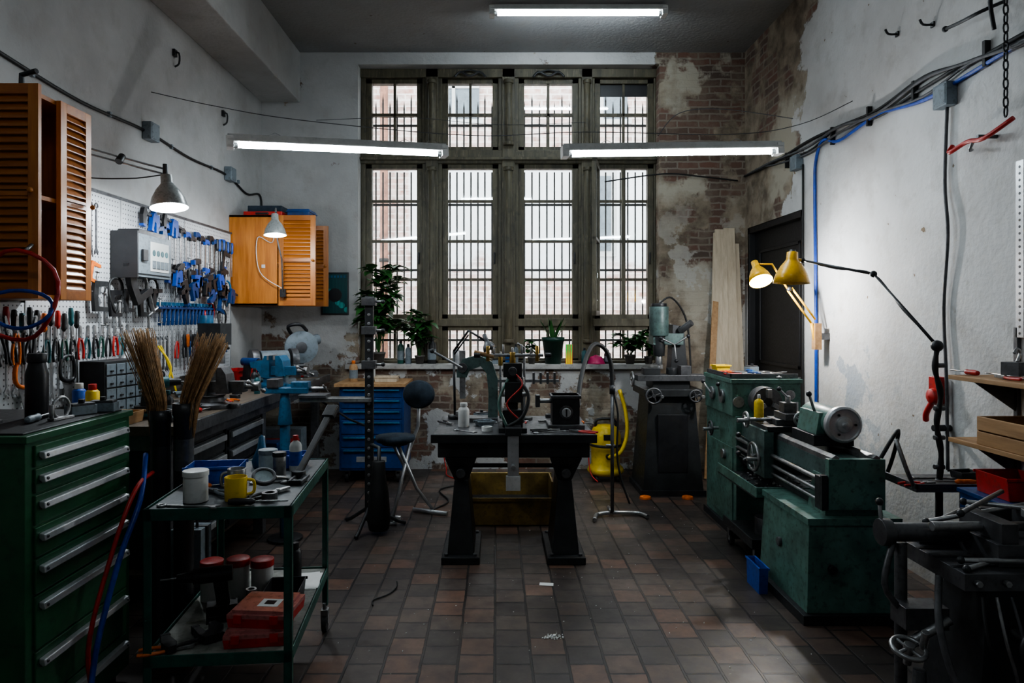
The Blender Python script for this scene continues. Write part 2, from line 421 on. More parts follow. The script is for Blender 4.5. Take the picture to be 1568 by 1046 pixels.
# door in right wall
b = B()
dm = mk('black_door_paint', (.008, .008, .009), .5, 0, .2)
b.box(XR + .06, XR + .10, 5.66, 6.84, .02, 2.38, dm)
b.box(XR + .002, XR + .12, 5.625, 5.68, 0, 2.435, dm); b.box(XR + .002, XR + .12, 6.83, 6.875, 0, 2.435, dm); b.box(XR + .002, XR + .12, 5.625, 6.875, 2.38, 2.435, dm)
for z0, z1 in ((.2, .95), (1.1, 2.2)):
    b.box(XR + .045, XR + .06, 5.8, 6.7, z0, z0 + .03, dm); b.box(XR + .045, XR + .06, 5.8, 6.7, z1 - .03, z1, dm)
    b.box(XR + .045, XR + .06, 5.8, 5.83, z0, z1, dm); b.box(XR + .045, XR + .06, 6.67, 6.7, z0, z1, dm)
b.cyl((XR + .06, 5.76, 1.03), (XR, 5.76, 1.03), .012, steel); b.cyl((XR + .005, 5.76, 1.03), (XR + .005, 5.88, 1.03), .01, steel)
b.done('door_1', .003)

# ------------------------------------------------------------------ cables & conduits
def junction(name, c, sz):
    b = B(); b.cb(c, sz, grey_p)
    b.cb(c, (sz[0] * 1.1, sz[1] * .86, sz[2] * .86), grey_p)
    for a in (-1, 1):
        for q in (-1, 1): b.cyl((c[0] - sz[0] * .56, c[1] + a * sz[1] * .34, c[2] + q * sz[2] * .34), (c[0] + sz[0] * .57, c[1] + a * sz[1] * .34, c[2] + q * sz[2] * .34), .006, steel_d, seg=8)
    b.done(name, .004)
b = B(); b.tube([(XL + .012, 3.2, 2.82), (XL + .012, 3.9, 2.78), (XL + .012, 4.64, 2.81), (XL + .012, 5.3, 2.78), (XL + .012, 6.02, 2.80), (XL + .012, 6.5, 2.72), (XL + .014, 6.88, 2.76), (XL + .014, 6.88, 2.4)], .010, rubber, 6, 6)
for y in (3.5, 4.2, 5.0, 5.7, 6.3): b.cb((XL + .01, y, 2.795), (.02, .02, .03), grey_p)
b.done('wall_conduit_left', 0)
junction('junction_box', (XL + .034, 4.66, 2.81), (.06, .12, .12)); junction('junction_box', (XL + .034, 6.05, 2.81), (.06, .12, .12))
junction('junction_box', (XR - .034, 5.68, 2.83), (.06, .12, .12)); junction('junction_box', (XR - .034, 3.80, 2.78), (.06, .12, .13))
bl = mk('blue_cable', (.01, .06, .36), .4); gc = mk('grey_cable', (.09, .09, .095), .6)
b = B()
for k, (m_, r_) in enumerate(((rubber, .012), (gc, .010), (rubber, .009), (gc, .008), (bl, .012))):
    pts = [(XR - .02, YB - .05 - .5 * (k > 2), 2.97)] if k < 4 else []
    for j, y in enumerate((6.2, 5.5, 5.0, 4.5, 4.0, 3.6, 3.2, 2.4, 1.2)):
        if k == 4 and j == 0: continue
        pts.append((XR - .02 - .012 * (k % 2), y, 2.96 - .02 * k + .03 * math.sin(y * 5 + k) - .03 * max(0, 6.2 - y) * .5 + R.uniform(-.012, .012)))
    if k == 4: pts = [(XR - .02, 5.36, .6), (XR - .02, 5.36, 1.5), (XR - .02, 5.38, 2.5), (XR - .02, 5.36, 2.78), (XR - .03, 5.22, 2.9)] + pts[1:]
    b.tube(pts, r_, m_, 6, 6)
for y in (5.9, 5.1, 4.6, 4.1, 3.5, 3.0): b.cb((XR - .018, y, 2.9), (.03, .02, .13), rubber)
b.tube([(1.1, YB - .02, 2.92), (1.7, YB - .02, 3.0), (2.1, YB - .02, 2.97), (2.45, YB - .02, 2.93)], .008, rubber, 6, 6)
b.done('cable_bundle', 0)
b = B(); b.tube([(XR - .02, 3.8, 2.72), (XR - .02, 3.82, 2.3), (XR - .03, 3.78, 2.0), (XR - .02, 3.83, 1.6), (XR - .025, 3.8, 1.2), (XR - .03, 3.78, .7)], .009, gc, 6, 6)
b.tube([(XR - .015, 5.6, 2.8), (XR - .015, 5.6, 1.2), (XR - .015, 5.58, .5)], .008, rubber, 6, 5)
b.done('drop_cable', 0)
b = B()
b.tube([(XL + .01, 4.71, 3.10), (-1.9, 4.6, 2.97), (-1.3, 4.55, 2.86), (-.2, 4.82, 2.83), (.6, 4.62, 2.80), (1.6, 4.68, 2.80), (2.1, 4.72, 2.88), (XR - .02, 4.81, 3.07)], .003, gc, 6, 6)
b.tube([(-1.2, 4.55, 2.86), (-.6, 4.8, 2.95), (0.0, 4.8, 2.9), (.6, 4.6, 2.86)], .002, gc, 5, 6)
b.tube([(1.1, 4.65, 2.78), (1.25, 4.66, 2.94), (1.55, 4.67, 2.97), (2.05, 4.72, 2.92)], .003, gc, 5, 6)
b.done('lamp_suspension_wire', 0)
# ------------------------------------------------------------------ fluorescent fixtures
def fluoro(name, p, q):
    p, q = V(p), V(q); L = (q - p).length; b = B()
    b.prism([(-.055, .0), (-.03, .045), (.03, .045), (.055, 0), (.05, -.006), (-.05, -.006)], 0, L, 'x', white_p)
    b.box(-.01, .035, -.05, .05, -.045, .03, white_p); b.box(L - .035, L + .01, -.05, .05, -.045, .03, white_p)
    b.cyl((.035, 0, -.026), (.06, 0, -.026), .0165, alu); b.cyl((L - .06, 0, -.026), (L - .035, 0, -.026), .0165, alu)
    b.cyl((.06, 0, -.026), (L - .06, 0, -.026), .014, tube_e)
    for x in (L * .2, L * .8): b.tube([(x - .06, 0, .04), (x, 0, .07), (x + .06, 0, .04)], .0025, steel, 5)
    d = (q - p).normalized(); M = T(*p) @ Matrix.Rotation(math.atan2(d.y, d.x), 4, 'Z') @ Matrix.Rotation(-math.asin(d.z), 4, 'Y')
    return b.done(name, .002, M)
fluoro('added_fill_tube', (-1.73, 4.4, 2.68), (-.366, 4.9, 2.74))
fluoro('added_fill_tube', (.449, 4.6, 2.665), (1.95, 4.7, 2.71))
fluoro('added_fill_tube', (-.05, 5.85, 4.17), (1.45, 5.85, 4.17))
fluoro('added_fill_tube', (-.75, .9, 3.9), (.75, .9, 3.9))  # unseen fixture above the frame, added as fill light for the foreground

def desk_shade(b, o, d, r, L, mat, bulb):
    F = frame(o, d)
    pr = [(r * .18, -.05), (r * .3, -.045), (r * .32, 0), (r * .36, .01), (r * .62, L * .3), (r * .86, L * .62), (r, L), (r * .98, L), (r * .83, L * .62), (r * .58, L * .32), (.001, .03)]
    b.lathe(pr, mat, F, 28); b.lathe([(.001, -.052), (r * .18, -.05)], mat, F, 28)
    b.sph(tuple(F @ V((0, 0, L * .6))), r * .42, bulb)
    return F
def add_bulb(parent, loc, e, col):
    l = bpy.data.lights.new('bulb_light', 'POINT'); l.energy = e; l.color = col; l.shadow_soft_size = .03
    lo = bpy.data.objects.new('bulb_light', l); bpy.context.scene.collection.objects.link(lo)
    lo.parent = parent; lo.location = V(loc) - parent.location
shade_grey = mk('lamp_grey_enamel', (.30, .31, .30), .3, .2, .15)
def rod(b, p, q, r, m): b.cyl(p, q, r, m, seg=8)
b = B()
h = V((-1.92, 3.98, 2.33)); desk_shade(b, h, (.14, -.10, -1), .105, .15, shade_grey, bulb_c)
b.tube([(-2.35, 3.7, 2.05), (-2.33, 3.68, 2.42), (-2.30, 3.66, 2.46)], .008, steel, 8)
for dz in (0, .03): rod(b, (-2.32, 3.66, 2.46 + dz), (-2.12, 3.85, 2.42 + dz), .006, steel)
for dz in (0, .03): rod(b, (-2.12, 3.85, 2.42 + dz), (-1.93, 3.98, 2.38 + dz), .006, steel)
b.tube([(-2.30, 3.66, 2.46), (-2.33, 3.8, 2.34), (-2.1, 3.9, 2.34), (-1.95, 3.99, 2.38)], .004, rubber, 6, 6)
b.cyl((-2.12, 3.83, 2.42), (-2.12, 3.87, 2.46), .02, black); b.cyl((-1.93, 3.98, 2.36), (-1.93, 3.98, 2.44), .014, black)
b.sph((-2.31, 3.66, 2.47), .018, black); b.cb((-2.35, 3.7, 2.05), (.02, .05, .08), black)
rod(b, (-2.34, 3.69, 2.42), (-2.34, 3.69, 2.62), .005, steel)
o = b.done('swing_arm_lamp', .001); add_bulb(o, h + V((.02, -.016, -.19)), 26, (.86, .94, 1))
b = B()
h = V((-1.80, 5.55, 2.34)); desk_shade(b, h, (.05, -.1, -1), .09, .13, shade_grey, bulb_c)
b.tube([(-1.9, 6.08, 1.72), (-1.87, 5.95, 2.05), (-1.86, 5.8, 2.2)], .007, steel, 8); b.tube([(-1.86, 5.8, 2.2), (-1.84, 5.7, 2.44), (-1.80, 5.56, 2.40)], .006, steel, 8, 4)
b.tube([(-1.9, 6.06, 1.8), (-2.1, 6.06, 1.95), (-2.12, 6.06, 2.25), (-1.95, 5.95, 2.2), (-1.82, 5.6, 2.39)], .004, white_p, 6, 6)
b.cb((-1.9, 6.08, 1.76), (.05, .03, .07), black)
o = b.done('swing_arm_lamp', .001); add_bulb(o, h + V((.01, -.015, -.17)), 11, (.9, .95, 1))

# ------------------------------------------------------------------ small tools
def pliers(b, L=.19, m=red_p):
    b.prism([(0, -.012), (.3 * L, -.008), (.33 * L, 0), (.3 * L, .008), (0, .012), (-.02, .008), (-.02, -.008)], .004, .016, 'z', steel)
    b.cyl((0, 0, .002), (0, 0, .019), .009, steel, seg=10)
    for q in (-1, 1): b.tube([(-.01, q * .006, .01), (-.2 * L, q * .018, .01), (-.45 * L, q * .026, .01), (-.68 * L, q * .02, .01)], .007, m, 6, 3)
def screwdriver(b, L=.22, m=orange_p):
    b.M = RY(90); b.lathe([(.001, 0), (.011, .003), (.014, .03), (.012, .07), (.014, .085), (.006, .1), (.001, .1)], m, T(-.014, 0, 0), 10); b.M = Matrix()
    b.cyl((.1, 0, .014), (L, 0, .014), .0035, steel, seg=8)
def wrench(b, L=.2, m=None):
    m = m or steel
    b.prism([(.02, -.006), (L - .02, -.006), (L, -.018), (L + .02, -.016), (L + .008, -.005), (L + .008, .005), (L + .02, .016), (L, .018), (L - .02, .006), (.02, .006)], 0, .007, 'z', m)
    pts = [(.014 * math.cos(a), .014 * math.sin(a), .004) for a in [2 * math.pi * i / 12 for i in range(12)]]; b.tube(pts, .005, m, 6, 0, True)
def bottle(b, r=.035, h=.2, m=white_p, cap=black, neck=.4, label=True):
    b.lathe([(.001, 0), (r, 0), (r, h * .68), (r * .85, h * .77), (r * neck, h * .84), (r * neck, h * .86), (.001, h * .86)], m)
    b.lathe([(.001, h * .86), (r * neck * 1.15, h * .86), (r * neck * 1.1, h), (.001, h)], cap)
    if label: b.lathe([(r * 1.01, h * .15), (r * 1.01, h * .55)], grey_p if m != white_p else blue_p)
def can(b, r=.033, h=.2, m=black, cap=red_p):
    b.lathe([(.001, 0), (r, 0), (r, h * .8), (r * .7, h * .85), (.001, h * .85)], m); b.lathe([(.001, h * .84), (r * .62, h * .84), (r * .6, h), (.001, h)], cap)
def jar(b, r=.05, h=.15, m=white_p, lid=red_p, lab=None):
    b.lathe([(.001, 0), (r, .002), (r, h * .86), (.001, h * .86)], m); b.lathe([(r * 1.06, h * .84), (r * 1.06, h), (r * .98, h * 1.01), (.001, h)], lid); b.lathe([(r, h * .84), (r * 1.06, h * .84)], lid)
    if lab: b.lathe([(r * 1.01, h * .2), (r * 1.01, h * .6)], lab)
def mug(b, r=.042, h=.09, m=yellow_p):
    b.lathe([(.001, 0), (r * .95, 0), (r, h), (r * .92, h), (r * .88, .008), (.001, .008)], m)
    b.tube([(r * .95, 0, h * .85), (r * 1.55, 0, h * .75), (r * 1.55, 0, h * .3), (r * .95, 0, h * .2)], .006, m, 8, 5)
def bin_(b, w=.2, d=.14, h=.08, m=blue_p):
    t = .004; p = [(-w / 2, 0), (w / 2, 0), (w / 2 + .01, h), (w / 2 + .01 - t, h), (w / 2 - t, t), (-w / 2 + t, t), (-w / 2 - .01 + t, h), (-w / 2 - .01, h)]
    b.prism(p, -d / 2 + t, d / 2 - t, 'y', m)
    for y in (-d / 2, d / 2 - t): b.prism([(-w / 2, 0), (w / 2, 0), (w / 2 + .01, h), (-w / 2 - .01, h)], y, y + t, 'y', m)
    b.box(-w / 2 - .016, w / 2 + .016, -d / 2 - .006, -d / 2, h - .012, h, m); b.box(-w / 2 - .016, w / 2 + .016, d / 2, d / 2 + .006, h - .012, h, m)
def taperoll(b, r=.05, h=.04, m=grey_p):
    b.lathe([(r * .6, 0), (r, 0), (r, h), (r * .6, h), (r * .6, 0)], m, None, 24, False)
def drill(b, m=teal):
    b.cyl((-.09, 0, .19), (.06, 0, .19), .032, m); b.cyl((.06, 0, .19), (.12, 0, .19), .024, black, .017); b.cyl((.12, 0, .19), (.18, 0, .19), .004, steel, seg=8)
    b.prism([(-.07, .17), (-.015, .17), (-.03, .07), (-.08, .07)], -.017, .017, 'y', black); b.box(-.11, .01, -.032, .032, 0, .07, black)
    b.box(-.1, 0, -.034, .034, .012, .03, m)
def fclamp(b, L=.35, m=blue_p, ext=.11):
    b.box(-.01, .01, -.004, .004, -L, 0, steel)
    b.prism([(-.012, .01), (-.012, -.035), (ext * .6, -.02), (ext, -.03), (ext, -.005), (ext * .6, .012)], -.01, .01, 'y', m)
    z = -L * .62
    b.prism([(-.016, z + .02), (-.016, z - .04), (ext * .6, z - .02), (ext, z - .012), (ext, z + .014), (ext * .5, z + .014)], -.012, .012, 'y', m)
    b.cyl((ext - .012, 0, z + .05), (ext - .012, 0, z - .05), .006, steel, seg=8); b.cyl((ext - .012, 0, z - .05), (ext - .012, 0, z - .14), .014, black, .012, 8)
    b.cyl((ext - .012, 0, z + .05), (ext - .012, 0, z + .058), .014, steel)
def cclamp(b, s=1., m=iron):
    P = [(0, 0), (.11, 0), (.11, .022), (.03, .026), (.024, .06), (.03, .12), (.11, .126), (.11, .15), (0, .15), (-.012, .075)]
    b.prism([(x * s, z * s) for x, z in P], -.009 * s, .009 * s, 'y', m)
    b.cyl((.095 * s, 0, .085 * s), (.095 * s, 0, -.07 * s), .007 * s, steel, seg=8); b.cyl((.06 * s, 0, -.065 * s), (.13 * s, 0, -.065 * s), .004 * s, steel, seg=6); b.cyl((.095 * s, 0, .085 * s), (.095 * s, 0, .095 * s), .013 * s, steel, seg=10)
def gripclamp(b, m=blue_p):
    b.box(-.13, .17, -.004, .004, .0, .018, black)
    b.prism([(-.13, .03), (-.1, .03), (-.09, .0), (-.1, -.09), (-.125, -.09), (-.14, -.02)], -.014, .014, 'y', black)
    b.prism([(.0, .035), (.07, .035), (.09, -.03), (.075, -.09), (.05, -.09), (.04, -.03), (.02, -.02), (.01, -.09), (-.012, -.09), (-.012, 0)], -.014, .014, 'y', m)
    b.cb((-.11, 0, -.085), (.035, .03, .018), m); b.cb((.0, 0, -.085), (.03, .03, .018), m)
def vise(b, s=1., m=blue_v):
    S = Matrix.Diagonal((s, s, s, 1)); b.M = S
    b.lathe([(.001, 0), (.09, 0), (.09, .02), (.06, .03), (.055, .05), (.065, .06), (.001, .06)], m)
    for a in (0, 2.1, 4.2): b.cyl((.11 * math.cos(a), .11 * math.sin(a), 0), (.11 * math.cos(a), .11 * math.sin(a), .02), .025, m)
    b.prism([(-.05, .06), (-.07, .1), (-.12, .12), (-.125, .15), (-.04, .165), (-.03, .19), (.0, .19), (.0, .06)], -.05, .05, 'y', m)
    b.box(.0, .16, -.028, .028, .075, .125, m); b.prism([(.04, .07), (.04, .19), (.065, .19), (.085, .16), (.1, .07)], -.05, .05, 'y', m)
    b.box(-.012, .0, -.055, .055, .165, .192, steel); b.box(.028, .04, -.055, .055, .165, .192, steel)
    b.cyl((.1, 0, .1), (.2, 0, .1), .014, steel); b.cyl((.2, 0, .1), (.225, 0, .1), .022, steel); b.cyl((.212, -.11, .13), (.212, .09, .07), .006, steel, seg=8)
    b.sph((.212, -.11, .13), .011, steel); b.sph((.212, .09, .07), .011, steel); b.M = Matrix()
def wall_M(y, z, x=XL + .035, rot=0):
    return T(x, y, z) @ RZ(90) @ RY(rot)

# ------------------------------------------------------------------ left wall
b = B(); b.box(XL + .005, XL + .02, 3.43, 6.08, 1.06, 2.30, pegm); b.box(XL + .005, XL + .02, 3.0, 3.43, 1.06, 1.62, pegm)
for y in (3.43, 4.3, 5.18, 6.07): b.box(XL + .001, XL + .024, y, y + .012, 1.06, 2.3, alu)
b.box(XL + .02, XL + .035, 3.43, 6.08, 2.285, 2.30, steel_d)
b.done('pegboard', 0)
def group(name, items, bevel=.001):
    g = B()
    for fn, M, kw in items:
        t = B(); fn(t, **kw)
        k = len(g.v); g.v += [tuple(M @ V(v)) for v in t.v]
        for f, mi, sm in zip(t.f, t.m, t.s):
            mt = t.mats[mi]
            if mt not in g.mats: g.mats.append(mt)
            g.f.append(tuple(j + k for j in f)); g.m.append(g.mats.index(mt)); g.s.append(sm)
    return g.done(name, bevel)
def hang(L_): return RZ(90) @ RX(90) @ RZ(L_)
b = B(); b.box(XL + .025, XL + .17, 4.2, 4.66, 1.80, 2.07, grey_p); b.box(XL + .17, XL + .18, 4.22, 4.64, 1.82, 2.05, grey_p)
b.box(XL + .18, XL + .184, 4.36, 4.60, 1.84, 2.03, paper)
for i in range(4): b.box(XL + .184, XL + .19, 4.38 + i * .055, 4.42 + i * .055, 1.86, 1.91, grey_p); b.cyl((XL + .184, 4.40 + i * .055, 1.96), (XL + .187, 4.40 + i * .055, 1.96), .02, teal, seg=12)
b.box(XL + .03, XL + .16, 4.26, 4.6, 2.07, 2.10, black); b.box(XL + .025, XL + .19, 4.185, 4.2, 1.79, 2.08, black); b.box(XL + .185, XL + .2, 4.24, 4.3, 1.9, 1.97, black)
b.done('tool_case_open', .004)
group('bar_clamp_row', [(fclamp, wall_M(4.80 + i * .085, 2.20 - .02 * (i % 3), XL + .05), dict(L=.38 + .05 * (i % 4), m=[blue_p, black, blue_s, black][i % 4], ext=.075)) for i in range(13)])
group('grip_clamp_row', [(gripclamp, wall_M(4.62 + i * .14, 2.22 - .05 * (i % 2), XL + .06, [10, 75][i % 2]), dict(m=[blue_p, blue_s][i % 2])) for i in range(3)]
      + [(gripclamp, wall_M(4.90 + i * .125, 1.86 - .05 * (i % 3), XL + .09, [10, 70, -20, 85][i % 4]), dict(m=[blue_p, black, blue_s][i % 3])) for i in range(9)])
b = B()
for i in range(15):
    y = 4.74 + i * .062; r_ = .012
    b.tube([(XL + .05, y, 1.63), (XL + .06, y, 1.60), (XL + .05, y, 1.49)], r_, blue_s, 8, 2); b.cyl((XL + .05, y, 1.49), (XL + .05, y, 1.15 + .03 * (i % 3)), .0055, steel, seg=8)
    b.cb((XL + .05, y, 1.64), (.05, .018, .025), blue_v)
b.box(XL + .02, XL + .075, 4.7, 5.66, 1.605, 1.62, blue_s); b.done('t_handle_wrench_rack', .001)
its = []
for i in range(12): its.append((pliers, T(XL + .045, 3.55 + i * .07, 1.44) @ hang(90 + R.uniform(-8, 8)), dict(L=.19, m=[teal, black, green_k, black, red_p][i % 5])))
for i in range(9): its.append((pliers, T(XL + .045, 5.0 + i * .11, 1.38) @ hang(90 + R.uniform(-8, 8)), dict(L=.2, m=[red_p, black, blue_s][i % 3])))
for i in range(6): its.append((pliers, T(XL + .06, 3.12 + i * .06, 1.48) @ hang(90 + R.uniform(-18, 18)), dict(L=.24, m=[orange_p, black, rubber][i % 3])))
group('pliers_row', its)
its = []
for i in range(14): its.append((screwdriver, T(XL + .045, 3.08 + i * .055, 1.60 - .015 * (i % 3)) @ hang(-90 + R.uniform(-4, 4)), dict(L=.2 + .03 * (i % 3), m=[black, orange_p, black, red_p, rubber, teal, black][i % 7])))
for i in range(10): its.append((screwdriver, T(XL + .045, 5.1 + i * .06, 1.42) @ hang(-90), dict(L=.2 + .03 * (i % 3), m=[black, orange_p, black][i % 3])))
for i in range(8): its.append((screwdriver, T(XL + .045, 5.7 + i * .045, 2.2) @ hang(-90), dict(L=.3, m=[black, blue_p][i % 2])))
group('screwdriver_row', its)
its = []
for i in range(14): its.append((wrench, T(XL + .045, 3.1 + i * .055, 1.36) @ hang(-90), dict(L=.14 + .01 * i)))
for i in range(9): its.append((wrench, T(XL + .045, 4.45 + i * .05, 1.40) @ hang(-90), dict(L=.12 + .012 * i, m=steel_d)))
for i in range(10): its.append((wrench, T(XL + .045, 3.5 + i * .055, 2.2) @ hang(-90), dict(L=.16 + .012 * i, m=steel_d)))
group('wrench_row', its)
group('c_clamp_row', [(cclamp, wall_M(3.95 + i * .17, 1.58 - .03 * (i % 2), XL + .06), dict(s=1.2 - .12 * (i % 3), m=[iron, black, steel_d][i % 3])) for i in range(5)]
      + [(cclamp, wall_M(3.9, 1.76, XL + .06, 15), dict(s=.8, m=orange_p)), (cclamp, wall_M(4.3, 1.62, XL + .12, -25), dict(s=1.9, m=black)), (cclamp, wall_M(5.78, 1.95, XL + .06, 15), dict(s=1.2, m=iron)), (cclamp, wall_M(5.72, 1.6, XL + .06, 15), dict(s=1.2, m=blue_s))])
b = B()
for (y, z, m_) in ((5.55, 1.55, red_p), (5.8, 1.5, rubber), (4.18, 1.68, rubber), (4.62, 1.70, rubber), (5.9, 1.75, blue_v)):
    b.tube([(XL + .06 + .01 * math.sin(a * 2), y + .07 * math.cos(a), z + .11 * math.sin(a)) for a in [i * .5 for i in range(26)]], .008, m_, 6)
b.tube([(XL + .06, 5.45, 1.6), (XL + .12, 5.4, 1.3), (XL + .16, 5.42, 1.03)], .009, red_p, 8, 6); b.tube([(XL + .06, 4.7, 1.35), (XL + .14, 4.72, 1.2), (XL + .1, 4.68, 1.02)], .007, yellow_p, 8, 6); b.tube([(XL + .06, 4.74, 1.35), (XL + .10, 4.78, 1.2), (XL + .14, 4.8, 1.02)], .007, yellow_p, 8, 6)
b.done('coiled_cables', 0)
b = B(); c = V((XL + .06, 4.31, 1.25)); F = frame(c, (1, 0, 0))
b.lathe([(.001, 0), (.085, 0), (.09, .01), (.085, .025), (.05, .028), (.045, .015), (.02, .015), (.018, .04), (.001, .04)], alu, F, 28); b.cyl((XL + .02, 4.31, 1.25), (XL + .06, 4.31, 1.25), .012, steel); b.done('grinding_disc', .001)
b = B()
for i, y in enumerate((3.38, 3.72)):
    b.prism([(y - .05, 1.22), (y + .05, 1.18), (y + .03, .99 + .1), (y, 1.09)], XL + .05, XL + .053, 'x', steel)
    b.tube([(XL + .052, y - .06, 1.23), (XL + .052, y - .05, 1.32), (XL + .052, y + .04, 1.33), (XL + .052, y + .06, 1.22), (XL + .052, y, 1.2)], .011, [orange_p, black][i], 8, 4, True)
b.done('hand_saw_pair', .001)
b = B(); b.box(XL + .02, XL + .07, 4.5, 6.0, 1.055, 1.11, alu)
for i in range(14): b.cyl((XL + .07, 4.6 + i * .1, 1.082), (XL + .074, 4.6 + i * .1, 1.082), .02, red_p if i % 5 == 0 else black, seg=14)
b.done('power_strip', .003)
b = B()
b.tube([(-2.02 + .17 * math.cos(a), 2.88 + .02 * math.sin(3 * a), 1.64 + .19 * math.sin(a)) for a in [i * .3 for i in range(44)]], .009, red_p, 8)
b.tube([(-2.0 + .14 * math.cos(a), 2.86 + .02 * math.sin(2 * a), 1.58 + .08 * math.sin(a)) for a in [i * .3 for i in range(43)]], .008, bl, 8)
b.tube([(-2.0, 2.9, 1.83), (-2.0, 2.94, 1.86)], .008, steel); b.done('coiled_air_hose', 0)
def louvre(b, u0, u1, z0, z1, P):
    fr = .045
    def bx(ua, ub, za, zb, wa, wb_, mat):
        c = [P(ua, wa), P(ub, wa), P(ub, wb_), P(ua, wb_)]
        b.prism([(q[0], q[1]) for q in c], za, zb, 'z', mat)
    bx(u0, u0 + fr, z0, z1, 0, .022, wood_o); bx(u1 - fr, u1, z0, z1, 0, .022, wood_o)
    bx(u0 + fr, u1 - fr, z1 - fr, z1, 0, .022, wood_h); bx(u0 + fr, u1 - fr, z0, z0 + fr, 0, .022, wood_h); zm = (z0 + z1) / 2
    bx(u0 + fr, u1 - fr, zm - .02, zm + .02, 0, .022, wood_h)
    bx(u0 + fr, u1 - fr, z0 + fr, z1 - fr, .020, .022, wood_h)
    n = int((z1 - z0 - 2 * fr) / .034)
    for i in range(n):
        z = z0 + fr + (i + .5) * (z1 - z0 - 2 * fr) / n
        p = [P(u0 + fr, -.0), P(u1 - fr, -.0), P(u1 - fr, .018), P(u0 + fr, .018)]
        vs = [(p[0][0], p[0][1], z - .018), (p[1][0], p[1][1], z - .018), (p[2][0], p[2][1], z + .012), (p[3][0], p[3][1], z + .012)]
        vs += [(v[0], v[1], v[2] + .006) for v in vs]
        b.add(vs, [(0, 1, 2, 3), (7, 6, 5, 4), (0, 4, 5, 1), (1, 5, 6, 2), (2, 6, 7, 3), (3, 7, 4, 0)], wood_h)
    q = P(u1 - .022, -.02); b.sph((q[0], q[1], zm), .012, wood_o)
b = B(); z0, z1 = 1.63, 2.56
b.box(XL + .003, -2.06, 2.98, 3.0, z0, z1, wood_o); b.box(XL + .003, -2.06, 3.40, 3.42, z0, z1, wood_o)
b.box(XL + .003, -2.06, 2.98, 3.42, z1 - .02, z1, wood_o); b.box(XL + .003, -2.06, 2.98, 3.42, z0, z0 + .02, wood_o); b.box(XL + .003, XL + .012, 2.98, 3.42, z0, z1, wood_o)
b.box(XL + .003, -2.06, 3.0, 3.4, 2.08, 2.10, wood_o)
louvre(b, 0, .40, z0, z1, lambda u, w: (-2.38 + u, 2.95 + w))
louvre(b, 0, .24, z0, z1, lambda u, w: (-2.035 - w, 3.19 + u))
b.cyl((-2.15, 3.05, 2.11), (-2.15, 3.05, 2.3), .03, black); b.tube([(-2.1, 3.02, 2.56), (-2.1, 3.02, 2.62), (-2.02, 3.0, 2.63)], .012, iron)
b.done('louvred_wall_cabinet', .003)
b = B(); z0, z1 = 1.65, 2.46
b.box(XL + .003, -1.96, 6.1, 6.12, z0, z1, wood_o); b.box(XL + .003, -1.96, 6.62, 6.64, z0, z1, wood_o); b.box(XL + .003, -1.96, 6.1, 6.64, z0, z0 + .02, wood_o); b.box(XL + .003, -1.96, 6.1, 6.64, z1 - .02, z1, wood_o)
b.box(XL + .003, -1.98, 6.12, 6.62, 2.03, 2.05, wood_o)
louvre(b, 0, .33, z0, z1, lambda u, w: (-1.95 + u, 6.11 + w))
louvre(b, 0, .30, z0 - .0, z1 - .02, lambda u, w: (-1.95 + u, 6.64 + w + .18 * u))
b.cb((-2.08, 6.095, 2.0), (.03, .012, .03), white_p)
b.done('louvred_wall_cabinet', .003)
b = B(); b.box(-2.28, -1.93, 6.15, 6.5, 2.462, 2.50, red_p); b.box(-2.26, -1.95, 6.2, 6.5, 2.5, 2.56, navy); b.box(-2.17, -2.05, 6.14, 6.155, 2.47, 2.49, black); b.done('tool_case', .006)
b = B(); b.box(-1.9, -1.7, 6.2, 6.45, 2.465, 2.53, blue_s); b.box(-1.91, -1.69, 6.19, 6.46, 2.50, 2.515, blue_s); b.done('tool_case', .006)
def mk_poster():
    t = NT('poster_print'); tc = t.n('TexCoord').outputs['Object']
    v = t.n('TexVoronoi', {'Vector': tc, 'Scale': 9.0}).outputs['Distance']; w = t.n('TexWave', {'Vector': tc, 'Scale': 9.0, 'Distortion': 3.0}).outputs['Fac']
    c = t.mix(t.ramp(v, .28, .34), (.02, .36, .33), (.006, .06, .065)); c = t.mix(t.math('MULTIPLY', t.ramp(w, .75, .8), .5), c, (.01, .08, .08)); t.bsdf(c, .4); return t.m
pm = mk_poster()
b = B(); b.box(-1.78, -1.5, YB - .010, YB - .003, 1.57, 2.0, black)
b.box(-1.765, -1.515, YB - .013, YB - .010, 1.585, 1.985, pm)
for i in range(7): b.box(-1.75 + i * .033, -1.73 + i * .033, YB - .015, YB - .013, 1.945, 1.97, blue_v)
b.cyl((-1.64, YB - .014, 1.77), (-1.64, YB - .016, 1.77), .07, black, seg=20); b.done('wall_poster', 0)

# ------------------------------------------------------------------ green drawer cabinet
b = B(); X1 = -1.575
b.box(-2.33, X1, 2.28, 2.93, .06, 1.13, green_c); b.box(-2.34, X1 + .012, 2.27, 2.94, 1.125, 1.15, green_c); b.box(-2.32, X1 - .02, 2.3, 2.91, 1.15, 1.156, rubber); b.box(-2.3, X1 - .04, 2.31, 2.9, 0, .06, black)
zs = [1.115, 1.035, .945, .835, .725, .60, .41, .22, .07]
for i in range(8):
    zt, zb = zs[i] - .004, zs[i + 1] + .004
    b.box(X1, X1 + .010, 2.32, 2.89, zb, zt, green_c)
    zh = zt - .036 if i < 6 else zt - .04
    b.prism([(X1 + .010, zh + .014), (X1 + .03, zh + .010), (X1 + .034, zh - .012), (X1 + .022, zh - .014), (X1 + .010, zh - .004)], 2.335, 2.875, 'y', alu, Matrix.Identity(4))
    for y in (2.35, 2.86): b.cyl((X1 + .02, y, zh), (X1 + .036, y, zh), .006, steel_d, seg=8)
b.done('drawer_cabinet_green', .003)
